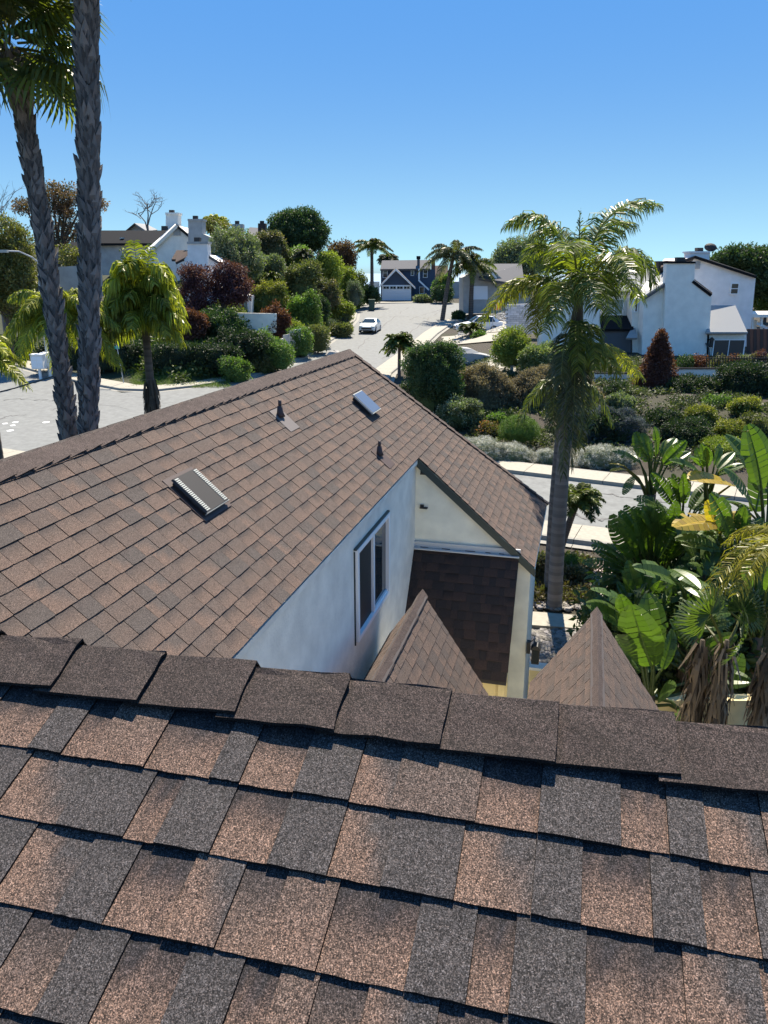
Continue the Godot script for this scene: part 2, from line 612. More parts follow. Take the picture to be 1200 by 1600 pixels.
func shrub(called: String, label: String, cat: String, shape: String, style: String, x0: float, y0: float, x1: float, y1: float, f: float, dz: float, i: int) -> void:
	var c := at((x0 + x1) / 2, (y0 + y1) / 2, f)
	var mpp := (at(x1, (y0 + y1) / 2, f).x - at(x0, (y0 + y1) / 2, f).x) / (x1 - x0)
	var g := land(c.x, c.z)
	var top := at((x0 + x1) / 2, y0, f).y
	var bot: float = at((x0 + x1) / 2, y1, f).y
	if not (style == "topiary" and cat == "bush"): bot = minf(bot, g + 0.05)
	var r := Vector3((x1 - x0) / 2 * mpp, (top - bot) / 2, (x1 - x0) / 2 * mpp * dz)
	c.y = (top + bot) / 2
	if shape == "mound":
		c.y = bot + (top - bot) * 0.3
		r.y = (top - bot) * 0.7
	var o := thing(called, label, cat, Vector3(c.x, bot, c.z))
	var l := Vector3(0, c.y - bot, 0)
	var size := clampf(f * 0.0052, 0.16, 0.5)
	if cat == "flower bed": size *= 0.55
	if style == "heath": size *= 0.85
	if cat == "bush" and style == "topiary": size *= 0.7
	var pl := []
	var ti := []
	var lobed := shape in ["round", "mound"] and not (style in ["topiary", "heath"]) and cat != "flower bed"
	foliage(l, r * (0.86 if lobed else 1.0), shape, style, size, 1.9 if lobed else 2.6, i + 11, -0.05, pl, ti)
	if lobed:
		var g2 := RandomNumberGenerator.new()
		g2.seed = i * 13 + 3
		for q in 6:
			var a := q * 1.05 + g2.randf()
			var e := g2.randf_range(0.22, 0.55)
			foliage(l + Vector3(sin(a) * r.x * (1.0 - e), g2.randf_range(-0.2, 0.62) * r.y, cos(a) * r.z * (1.0 - e)), r * e * Vector3(1.1, g2.randf_range(0.7, 1.1), 1.1), "round", style, size, 1.9, i * 17 + q, -0.05, pl, ti, g2.randf_range(0.7, 1.4))
	scatter(o, "foliage", T["fine" if style in ["topiary", "white", "grey"] else "broad"], M.petal if cat == "flower bed" else (M.heath if style == "heath" else M.leaf), pl, ti)
	part(o, "branches", core(l, r * (0.84 if lobed else 0.96), shape, style, i + 11), M.plain)  # solid core in the darker leaf tone, stops gaps showing through; no twigs modelled
	if bot < g - 0.3 or true:
		var b := B.new()
		b.col = Color(0.09, 0.07, 0.05)
		b.tube([Vector3(0, minf(g - bot, 0) - 0.15, 0), Vector3(0, r.y * 0.6, 0)], [0.07, 0.05], 6)
		part(o, "stem", b.done(), M.plain)


# a broadleaf tree: tapered trunk, limbs to each lobe, leaf clusters round the lobes
func tree(called: String, label: String, base: Vector3, lobes: Array, style: String, size: float, cover: float, seed_: int, trunk_r := 0.16, bare := Color(0.13, 0.10, 0.08), group := "") -> Node3D:
	var o := thing(called, label, "tree", base, 0.0, group)
	var g := RandomNumberGenerator.new()
	g.seed = seed_
	var b := B.new()
	b.col = bare
	var mid := Vector3.ZERO
	var low := 1e9
	for l in lobes:
		mid += (l[0] - base) / lobes.size()
		low = minf(low, l[0].y - base.y - l[1].y)
	var fork := Vector3(mid.x * 0.4, maxf(low * 0.8, mid.y * 0.35), mid.z * 0.4)
	b.tube([Vector3(0, -0.3, 0), fork * 0.5 + Vector3(trunk_r * 0.5, 0, 0), fork], [trunk_r * 1.25, trunk_r, trunk_r * 0.85], 8)
	part(o, "trunk", b.done(), M.bark)
	var lb := B.new()
	lb.col = bare
	var pl := []
	var ti := []
	for i in lobes.size():
		var c: Vector3 = lobes[i][0] - base
		lb.tube([fork * 0.95, fork.lerp(c, 0.55) + Vector3(g.randfn(), 0, g.randfn()) * 0.15, c], [trunk_r * 0.6, trunk_r * 0.4, trunk_r * 0.2], 6)
		for k in 5:
			var d := Vector3(g.randfn(), absf(g.randfn()), g.randfn()).normalized()
			lb.tube([c.lerp(fork, 0.2), c + Vector3(d.x * lobes[i][1].x, d.y * lobes[i][1].y, d.z * lobes[i][1].z) * 0.8], [trunk_r * 0.22, trunk_r * 0.08], 4, false)
		foliage(c, lobes[i][1], "loose", style, size, cover, seed_ * 31 + i, 0.0, pl, ti)
	part(o, "limb", lb.done(), M.bark)
	scatter(o, "crown", T.broad, M.leaf, pl, ti)
	return o


func bare_tree(label: String, base: Vector3, h: float, w: float, seed_: int) -> void:
	var o := thing("bare_tree", label, "tree", base)
	var g := RandomNumberGenerator.new()
	g.seed = seed_
	var b := B.new()
	b.col = Color(0.22, 0.19, 0.17)
	var t := B.new()
	t.col = b.col
	b.tube([Vector3(0, -0.3, 0), Vector3(0, h * 0.2, 0), Vector3(0, h * 0.4, 0)], [0.22, 0.17, 0.14], 7)
	var todo := [[Vector3(0, h * 0.3, 0), Vector3(-0.5, 1, 0.1), h * 0.30, 0.09, 0], [Vector3(0, h * 0.38, 0), Vector3(0.45, 1, 0), h * 0.32, 0.09, 0], [Vector3(0, h * 0.4, 0), Vector3(0, 1, -0.3), h * 0.34, 0.1, 0]]
	while todo.size():
		var q = todo.pop_back()
		var d: Vector3 = q[1].normalized()
		var e: Vector3 = q[0] + d * q[2] + Vector3(0, q[2] * 0.1, 0)
		t.tube([q[0], q[0].lerp(e, 0.5) + Vector3(g.randfn(), g.randfn(), g.randfn()) * q[2] * 0.06, e], [q[3], q[3] * 0.8, q[3] * 0.6], 4, false)
		if q[4] < 4:
			for k in (3 if q[4] < 2 else 2):
				todo.append([q[0].lerp(e, g.randf_range(0.5, 1.0)), d + Vector3(g.randfn() * 0.55 * w, g.randfn() * 0.3 + 0.1, g.randfn() * 0.5), q[2] * g.randf_range(0.5, 0.75), q[3] * 0.55, q[4] + 1])
	part(o, "trunk", b.done(), M.bark)
	part(o, "branches", t.done(), M.bark)


# a feather frond along a bent rib through three points
func frond_mesh(p0: Vector3, p1: Vector3, p2: Vector3, n: int, len_: float, wid: float, droop: float, seed_: int, ca: Color, cb: Color, rib := 0.02) -> ArrayMesh:
	var r := RandomNumberGenerator.new()
	r.seed = seed_
	var b := B.new()
	var pts := []
	var rad := []
	for i in 9:
		var t := i / 8.0
		pts.append(p0.lerp(p1, t).lerp(p1.lerp(p2, t), t))
		rad.append(rib * (1.15 - t))
	b.col = Color(0.20, 0.22, 0.06)
	b.tube(pts, rad, 5, false)
	for i in n:
		var t := 0.14 + 0.86 * (i + r.randf() * 0.6) / n
		var o := p0.lerp(p1, t).lerp(p1.lerp(p2, t), t)
		var d := ((p1 - p0).lerp(p2 - p1, t)).normalized()
		var side := d.cross(Vector3.UP).normalized()
		if side.length() < 0.1: side = Vector3.RIGHT
		var up := side.cross(d)
		var env := sin(PI * clampf(0.18 + t * 0.78, 0, 1))
		for s in [-1.0, 1.0]:
			var l := len_ * (0.35 + 0.75 * env) * r.randf_range(0.85, 1.15)
			var dir: Vector3 = (side * s * r.randf_range(0.75, 1.0) + d * r.randf_range(0.35, 0.75) + up * r.randf_range(-0.15, 0.55)).normalized()
			var e0 := o
			var e1 := o + dir * l * 0.38 - Vector3.UP * droop * l * 0.06
			var e2 := e1 + (dir - Vector3.UP * droop * r.randf_range(0.6, 1.1)).normalized() * l * 0.34
			var e3 := e2 + (dir * 0.5 - Vector3.UP * droop * r.randf_range(1.0, 1.8)).normalized() * l * 0.30
			var w := (d * 0.8 + up * r.randf_range(-0.6, 0.6)).normalized() * wid * 0.5
			b.col = ca.lerp(cb, clampf(r.randf() * 0.6 + 0.4 * N.get_noise_2d(t * 200, s * 40 + seed_), 0, 1)) * r.randf_range(0.7, 1.25)
			b.quad(e0 - w * 0.6, e1 - w, e1 + w, e0 + w * 0.6)
			b.quad(e1 - w, e2 - w * 0.8, e2 + w * 0.8, e1 + w)
			b.tri(e2 - w * 0.8, e3, e2 + w * 0.8)
	return b.done()


func fan_leaf(rad: float, seed_: int, droop: float, ca: Color, cb: Color, petiole: float) -> ArrayMesh:   # petiole along +z, blade after it
	var r := RandomNumberGenerator.new()
	r.seed = seed_
	var b := B.new()
	b.col = Color(0.16, 0.16, 0.05)
	b.tube([Vector3.ZERO, Vector3(0, 0.06, petiole * 0.5), Vector3(0, 0, petiole)], [0.028, 0.022, 0.016], 5, false)
	var n := 34
	var o := Vector3(0, 0, petiole)
	for i in n:
		var a := lerpf(-2.25, 2.25, (i + 0.5) / n)
		var a0 := lerpf(-2.25, 2.25, float(i) / n)
		var a1 := lerpf(-2.25, 2.25, float(i + 1) / n)
		var l := rad * (1.0 - 0.16 * absf(a) / 2.2) * r.randf_range(0.9, 1.08)
		var fold := 0.05 * rad * (1 if i % 2 else -1)
		var split := 0.5
		var f := func(ang: float, q: float, y: float) -> Vector3: return o + Vector3(sin(ang) * q, y - 0.25 * q * q / rad * absf(sin(ang)), cos(ang) * q)
		b.col = ca.lerp(cb, r.randf())
		var m0: Vector3 = f.call(a0, l * split, 0.0)
		var m1: Vector3 = f.call(a1, l * split, 0.0)
		var mm: Vector3 = f.call(a, l * split, fold)
		b.tri(o, m0, mm)
		b.tri(o, mm, m1)
		var aa := (a1 - a0) * 0.30
		var dq := droop * r.randf_range(0.6, 1.3)
		var e0: Vector3 = f.call(a - aa, l * 0.8, -dq * 0.10 * rad)
		var e1: Vector3 = f.call(a + aa, l * 0.8, -dq * 0.10 * rad)
		b.quad(m0.lerp(mm, 0.25), e0, e1, m1.lerp(mm, 0.25))
		var tip: Vector3 = f.call(a, l * 0.96, -dq * 0.42 * rad)
		b.tri(e0, tip, e1)
	return b.done()


func paddle(len_: float, wid: float, bend: float, tear: float, seed_: int, ca: Color, cb: Color) -> ArrayMesh:   # a bird-of-paradise blade: +z along the midrib, +y up
	var r := RandomNumberGenerator.new()
	r.seed = seed_
	var b := B.new()
	var rib := func(t: float) -> Vector3: return Vector3(0, len_ * (-bend * t * t), len_ * t * (1.0 - 0.15 * bend * t))
	var pts := []
	var rad := []
	for i in 7:
		pts.append(rib.call(i / 6.0))
		rad.append(0.016 * (1.1 - i / 6.0))
	b.col = cb * 1.35
	b.tube(pts, rad, 5, false)
	var n := 12
	for s in [-1.0, 1.0]:
		var t0 := 0.0
		var hang := r.randf_range(-0.05, 0.1)
		for i in n:
			var t1 := float(i + 1) / n
			if r.randf() < tear: hang = r.randf_range(-0.12, 0.5) * tear * 1.6
			var g := 0.004 if r.randf() < 0.6 else 0.012
			b.col = ca.lerp(cb, r.randf_range(0.2, 0.8))
			var row := []
			for t in [t0 + (g if i else 0.0), t1]:
				var w: float = wid * 0.5 * pow(sin(PI * clampf(0.08 + 0.90 * t, 0, 1)), 0.62)
				var k: Vector3 = rib.call(t)
				var lead := Vector3(0, 0, w * 0.28)
				row.append([k, k + Vector3(s * w * 0.55, w * 0.22, 0) + lead * 0.55, k + Vector3(s * w * 0.98, w * (0.18 - hang * 1.5), 0) + lead])
			for j in 2:
				b.quad(row[0][j], row[0][j + 1], row[1][j + 1], row[1][j])
			t0 = t1
	return b.done()


func palm_trunk(o: Node3D, pts: Array, r0: float, r1: float, col: Color, rings: bool) -> void:
	var b := B.new()
	var p := []
	var rad := []
	var n := 90 if rings else 30
	for i in n + 1:
		var t := float(i) / n
		var q: Vector3 = pts[0].lerp(pts[1], t).lerp(pts[1].lerp(pts[2], t), t)
		p.append(q)
		rad.append(lerpf(r0, r1, t) * (1.0 + (0.03 if i % 3 == 0 else -0.005) * (1.0 if rings else 0.0) + 0.02 * N.get_noise_1d(i * 30)))
	if rings:
		var g := RandomNumberGenerator.new()
		g.seed = int(r0 * 1000) + n
		for i in n:
			b.col = col * (0.78 if i % 3 == 0 else g.randf_range(0.85, 1.2))
			b.tube([p[i], p[i + 1]], [rad[i], rad[i + 1]], 14, false)
	else:
		b.col = col
		b.tube(p, rad, 14)
	part(o, "trunk", b.done(true), M.palm_bark)


func boot_mesh(seed_: int) -> ArrayMesh:   # a dead leaf base: z outward from the trunk, y up
	var r := RandomNumberGenerator.new()
	r.seed = seed_
	var b := B.new()
	var g := r.randf_range(0.6, 1.45)
	var ca := Color(0.13, 0.115, 0.105) * g
	var cb := Color(0.32, 0.28, 0.255) * g
	var w := r.randf_range(0.05, 0.07)
	var lean := r.randf_range(0.035, 0.085)
	var top := []
	for e in [[-w, -0.09, -0.03], [0.0, -0.10, 0.03], [w, -0.09, -0.03], [w * 0.9, 0.02, lean * 0.4], [0.0, 0.02, lean * 0.55 + 0.03], [-w * 0.9, 0.02, lean * 0.4], [-w * 0.45, 0.10, lean], [w * 0.1, 0.13 + r.randf() * 0.05, lean + 0.015], [w * 0.5, 0.10, lean]]:
		top.append(Vector3(e[0], e[1], e[2]))
	var k := [[0, 5, 4, 1], [1, 4, 3, 2], [5, 6, 7, 4], [4, 7, 8, 3]]
	for q in k:
		b.col = ca.lerp(cb, r.randf())
		b.quad(top[q[0]], top[q[1]], top[q[2]], top[q[3]])
	b.col = ca * 0.8
	var back := Vector3(0, -0.03, -0.05)
	for e in [[6, 7], [7, 8], [8, 3], [5, 6]]:
		b.quad(top[e[0]], top[e[0]] + back, top[e[1]] + back, top[e[1]])
	return b.done()


func boots(o: Node3D, pts: Array, r0: float, r1: float, n: int, gone: float, most: int) -> void:
	var all := []
	for i in n:
		var t := (i + R.randf()) / n
		var q: Vector3 = pts[0].lerp(pts[1], t).lerp(pts[1].lerp(pts[2], t), t)
		var a := i * 2.39996
		var d := Vector3(sin(a), 0, cos(a))
		if R.randf() < gone: continue
		var s := rf(0.85, 1.25)
		all.append([(d.z + 0.3) * (1.0 if q.y + o.position.y > 3.5 else 0.2), Transform3D(Basis(Vector3.UP.cross(d), Vector3.UP, d).rotated(d, rf(-0.25, 0.25)).scaled(Vector3(s, s, s)), q + d * (lerpf(r0, r1, t) - 0.01))])
	all.sort_custom(func(x, y): return x[0] > y[0])
	var rest := B.new()
	for i in all.size():
		if i < most:
			part(o, "leaf_base", T.boot[R.randi() % 6], M.palm_bark, all[i][1])
		else:
			rest.add(T.boot[R.randi() % 6], all[i][1])
	if rest.v.size():
		part(o, "leaf_base_field", rest.done(), M.palm_bark).set_meta("kind", "stuff")


const SHRUBS := [
	["clipped_hedge", "long dark clipped hedge behind the mail box pedestals, on the far street corner", "hedge", "box", "deep", 60, 534, 222, 575, 59.5, 0.25],
	["clipped_hedge", "dark hedge at the left edge beyond the corner pavement, left of the mail box pedestals", "hedge", "box", "deep", -30, 528, 50, 568, 66, 0.3],
	["clipped_hedge", "dark clipped hedge right of the shaggy palm trunk, above the strip of lawn", "hedge", "box", "deep", 236, 540, 372, 582, 57.5, 0.35],
	["spreading_shrub", "dark flat-topped shrub in front of the white garden wall below the plum trees", "shrub", "mound", "dark", 305, 480, 380, 512, 63, 0.8],
	["rust_shrub", "rusty red-brown shrub left of the white garden wall, under the first plum tree", "shrub", "round", "rust", 272, 480, 322, 540, 61, 0.8],
	["ivy_bank", "dark ivy bank below the white garden wall", "ground cover", "mound", "deep", 318, 508, 432, 545, 60, 0.6],
	["round_bush", "olive clipped bush at the lower end of the stepped white wall", "bush", "mound", "olive", 384, 548, 430, 582, 59.9, 1],
	["round_bush", "bright green clipped bush in front of the stepped white wall", "bush", "box", "green", 412, 538, 455, 580, 60.4, 1],
	["round_bush", "green clipped hedge block right of the stepped white wall, beside the pavement", "bush", "box", "green", 452, 515, 485, 560, 67.2, 1],
	["round_bush", "brownish green clipped hedge block next to the pavement, uphill end of its row", "bush", "box", "olive", 480, 512, 512, 552, 70.3, 1],
	["ivy_bed", "low mixed green planting left of the stepped white wall", "ground cover", "mound", "green", 375, 515, 440, 545, 64, 0.7],
	["yellow_cover", "bright yellow-green ground cover above the stepped white wall", "ground cover", "mound", "lime", 440, 500, 482, 525, 72, 0.8],
	["red_shrub", "red-leaved domed shrub at the right end of the white garden wall", "shrub", "mound", "rust", 410, 472, 454, 510, 68, 0.8],
	["citrus_bush", "dark yellow-green bush with golden tips behind the white garden wall", "bush", "round", "gold", 388, 440, 448, 485, 73, 0.7],
	["green_bank_bush", "mid-green bank shrub right of the red-leaved domed shrub", "shrub", "mound", "green", 450, 462, 500, 515, 76, 0.8],
	["dark_bank_bush", "small dark green bush on the bank beside the sunlit ground cover", "bush", "round", "dark", 488, 470, 512, 498, 82, 1],
	["grey_bush", "blue-grey rounded bush on the bank right above the pavement", "bush", "round", "grey", 498, 498, 524, 524, 83.8, 1],
	["grey_bush", "small blue-grey bush near the boulders at the pavement bend", "bush", "round", "grey", 524, 492, 545, 510, 92.6, 1],
	["lime_cover", "sunlit lime-green ground cover on the lower bank by the pavement bend", "ground cover", "mound", "lime", 506, 464, 552, 504, 93, 0.7],
	["sage_bush", "olive-green low bush at the foot of the bank by the pavement", "bush", "mound", "olive", 520, 505, 548, 527, 82.2, 1],
	["brown_bank_shrub", "large brown-tinged green shrub in the middle of the left bank", "shrub", "round", "olive", 440, 412, 500, 470, 84, 0.8],
	["brown_bank_shrub", "dark green shrub with brown tips on the left bank, next to the grey globe tree", "shrub", "round", "bronze", 488, 432, 530, 480, 92, 0.8],
	["grey_green_tree_bush", "tall grey-green shrub on the bank behind the golden-tipped bush", "shrub", "round", "sage", 395, 395, 445, 455, 82, 0.8],
	["hill_shrub", "dark brown-green shrub on the hill under the round dark tree", "shrub", "round", "bronze", 400, 362, 450, 410, 98, 0.8],
	["hill_shrub", "green shrub left of the round dark tree", "shrub", "round", "green", 438, 385, 490, 425, 100, 0.8],
	["lime_slope", "bright yellow-green shrub mass on the upper slope", "shrub", "mound", "lime", 480, 395, 535, 440, 104, 0.7],
	["lime_slope", "yellow-green shrub mass on the slope under the rust-coloured tree", "shrub", "mound", "lime", 520, 415, 572, 452, 116, 0.7],
	["globe_shrub", "clipped grey globe shrub at the head of the street, left of the garage", "bush", "round", "grey", 543, 442, 566, 472, 112, 1],
	["globe_shrub", "dark green rounded bush left of the garage of the dark blue house", "bush", "round", "dark", 562, 448, 592, 476, 118, 1],
	["olive_hill_bush", "olive shrub below the second chimney on the hill", "shrub", "round", "sage", 395, 425, 420, 450, 80, 1],
	["lawn_shrub", "small bright green shrub at the lawn edge above the street corner", "shrub", "mound", "green", 345, 560, 390, 590, 56, 1],
	["dense_bush", "big dark green conifer-like bush beside the small date palm", "bush", "round", "dark", 634, 536, 722, 660, 40.6, 0.9],
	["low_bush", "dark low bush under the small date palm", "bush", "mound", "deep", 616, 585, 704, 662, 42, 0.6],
	["mounded_hedge", "large grey-brown sheared mound hedge, left half with a yellowish top", "hedge", "mound", "heath", 690, 574, 808, 662, 42, 0.7],
	["mounded_hedge", "large grey-brown sheared mound hedge, right half running behind the tall palm", "hedge", "mound", "heath", 772, 576, 940, 668, 42.5, 0.6],
	["variegated_shrub", "pale flecked shrub under the left end of the mounded hedge", "shrub", "mound", "pale", 680, 622, 752, 664, 39, 0.9],
	["ball_bush", "neatly clipped bright green oval bush above the white flowers", "bush", "round", "topiary", 779, 650, 842, 696, 35.2, 1],
	["orange_flower_shrub", "orange and green flowering shrub left of the clipped oval bush", "shrub", "mound", "orange", 738, 660, 790, 692, 37.5, 0.8],
	["spiky_plant", "small green strap-leaved plant beside the clipped oval bush", "plant", "round", "green", 765, 648, 786, 672, 38.5, 1],
	["white_flowers", "white flowering ground cover along the far pavement, left of the clipped oval bush", "flower bed", "mound", "white", 688, 684, 795, 723, 33, 0.5],
	["white_flowers", "white flowering carpet along the far pavement in front of the clipped oval bush", "flower bed", "mound", "white", 752, 694, 838, 723, 33.2, 0.5],
	["white_flowers", "white flowering clump along the far pavement, between oval bush and tall palm", "flower bed", "mound", "white", 834, 702, 872, 723, 33, 0.7],
	["white_flowers", "grey-white flowering ground cover along the far pavement, right of the tall palm", "flower bed", "mound", "white", 893, 698, 1000, 729, 32.3, 0.4],
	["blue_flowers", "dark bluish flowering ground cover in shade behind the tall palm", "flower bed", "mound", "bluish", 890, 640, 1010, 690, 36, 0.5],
	["golden_shrub", "lime tufted shrub left of the driveway gate posts", "shrub", "round", "lime", 770, 510, 829, 585, 50, 0.9],
	["golden_shrub", "cream-flowered green shrub behind the mounded hedge, left of the tall palm", "shrub", "round", "cream", 812, 535, 885, 595, 48, 0.8],
	["upright_shrub", "tall narrow red-brown shrub in front of the white chimney wall", "shrub", "cone", "rust", 995, 522, 1056, 665, 45, 0.9],
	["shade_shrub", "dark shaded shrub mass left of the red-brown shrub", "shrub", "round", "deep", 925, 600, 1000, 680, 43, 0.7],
	["grey_tuft", "soft grey-green tufted shrub between tall palm and red-brown shrub", "shrub", "round", "sage", 948, 615, 990, 655, 40, 0.9],
	["shade_hedge", "dark green hedge below the white garden wall, right of the red-brown shrub", "hedge", "box", "deep", 1040, 592, 1130, 660, 44, 0.7],
	["clipped_hedge", "tall dark clipped hedge at the right edge, under the glazed lean-to", "hedge", "box", "deep", 1128, 570, 1215, 645, 43, 0.9],
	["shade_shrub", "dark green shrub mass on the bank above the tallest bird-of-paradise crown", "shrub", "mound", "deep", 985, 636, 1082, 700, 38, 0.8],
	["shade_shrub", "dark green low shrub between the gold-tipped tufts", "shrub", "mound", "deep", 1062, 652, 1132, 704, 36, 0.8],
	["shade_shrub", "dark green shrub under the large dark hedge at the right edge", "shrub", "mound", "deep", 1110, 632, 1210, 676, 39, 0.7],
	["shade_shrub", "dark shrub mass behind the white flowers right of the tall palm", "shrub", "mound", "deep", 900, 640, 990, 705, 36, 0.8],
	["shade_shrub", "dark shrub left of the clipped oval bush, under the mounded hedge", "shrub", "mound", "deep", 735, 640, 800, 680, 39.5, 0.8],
	["yellow_shrub", "gold-tipped tufted shrub below the tall dark hedge", "shrub", "round", "gold", 1072, 632, 1116, 672, 37, 1],
	["yellow_shrub", "gold-tipped tufted shrub on the bank below the right edge hedge", "shrub", "round", "gold", 1140, 620, 1185, 655, 37.5, 1],
	["yellow_shrub", "golden tufted shrub nearest the light green low hedge", "shrub", "round", "gold", 1120, 656, 1168, 695, 35, 1],
	["low_hedge", "light green low hedge behind the bird-of-paradise leaves", "hedge", "box", "lime", 1100, 690, 1178, 708, 33.5, 1],
	["bank_shrub", "green bank shrub between the dark hedges", "shrub", "mound", "green", 1095, 615, 1150, 660, 40, 0.8],
	["bank_shrub", "low dark ground cover above the bird-of-paradise crown", "ground cover", "mound", "deep", 1030, 655, 1110, 700, 35, 0.8],
	["bank_shrub", "dull green ground cover at the right edge under the gold-tipped shrub", "ground cover", "mound", "olive", 1150, 650, 1215, 700, 35, 0.8],
	["street_head_bush", "grey-green bush in front of the dark blue house, right of the garage", "bush", "mound", "sage", 648, 462, 672, 474, 128, 1],
	["street_head_hedge", "dark green tall hedge right of the dark blue house", "hedge", "box", "dark", 677, 448, 706, 474, 126, 0.6],
	["street_head_hedge", "bright green tree-like hedge above the dark hedge right of the dark blue house", "hedge", "round", "green", 676, 432, 706, 455, 128, 0.6],
	["planter_bush", "small round bush at the foot of the twin palms", "bush", "round", "dark", 710, 490, 722, 506, 100, 1],
	["red_planter", "low reddish succulents in the gravel bed by the covered car", "plant", "mound", "rust", 762, 522, 790, 535, 76, 0.6],
	["gravel_bush", "small green bush in the gravel bed left of the lime shrub", "bush", "round", "green", 740, 522, 756, 540, 74, 1],
]


# ---------------------------------------------------------------- the place
func _ready() -> void:
	var cam := Camera3D.new()
	cam.name = "camera"
	cam.fov = 67.38
	cam.near = 0.05
	cam.far = 40000
	cam.position = Vector3(0, 8, 0)
	cam.rotation.x = -PITCH
	add_child(cam)
	cam.current = true
	var sky := ProceduralSkyMaterial.new()
	sky.sky_top_color = Color(0.037, 0.122, 0.297).linear_to_srgb()
	sky.sky_horizon_color = Color(0.200, 0.336, 0.375).linear_to_srgb()
	sky.sky_curve = 0.068
	sky.ground_horizon_color = Color(0.17, 0.20, 0.21).linear_to_srgb()
	sky.ground_bottom_color = Color(0.12, 0.11, 0.10).linear_to_srgb()
	sky.sun_angle_max = 1.0
	var env := Environment.new()
	env.background_mode = Environment.BG_SKY
	env.sky = Sky.new()
	env.sky.sky_material = sky
	env.ambient_light_source = Environment.AMBIENT_SOURCE_SKY
	env.tonemap_mode = Environment.TONE_MAPPER_LINEAR
	env.tonemap_exposure = 2.9
	env.sdfgi_enabled = true
	env.ssao_enabled = true
	env.ssil_enabled = true
	var we := WorldEnvironment.new()
	we.environment = env
	add_child(we)
	var sun := DirectionalLight3D.new()
	sun.name = "sun"
	sun.light_energy = 1.42
	sun.light_color = Color(1.0, 0.955, 0.88)
	sun.light_angular_distance = 0.5
	sun.shadow_enabled = true
	var el := deg_to_rad(55)
	var az := deg_to_rad(7.5)
	sun.basis = Basis.looking_at(-Vector3(sin(az) * cos(el), sin(el), -cos(az) * cos(el)))
	add_child(sun)
	R.seed = 4711
	N.seed = 5
	N.frequency = 0.025
	N.fractal_octaves = 3
	materials()
	setting()
	near_roof()
	neighbour()
	porches()
	yard()
	left_houses()
	blue_house()
	right_houses()
	palms()
	shrubs()
	trees()
	paradise()
	vehicles()
	street_things()


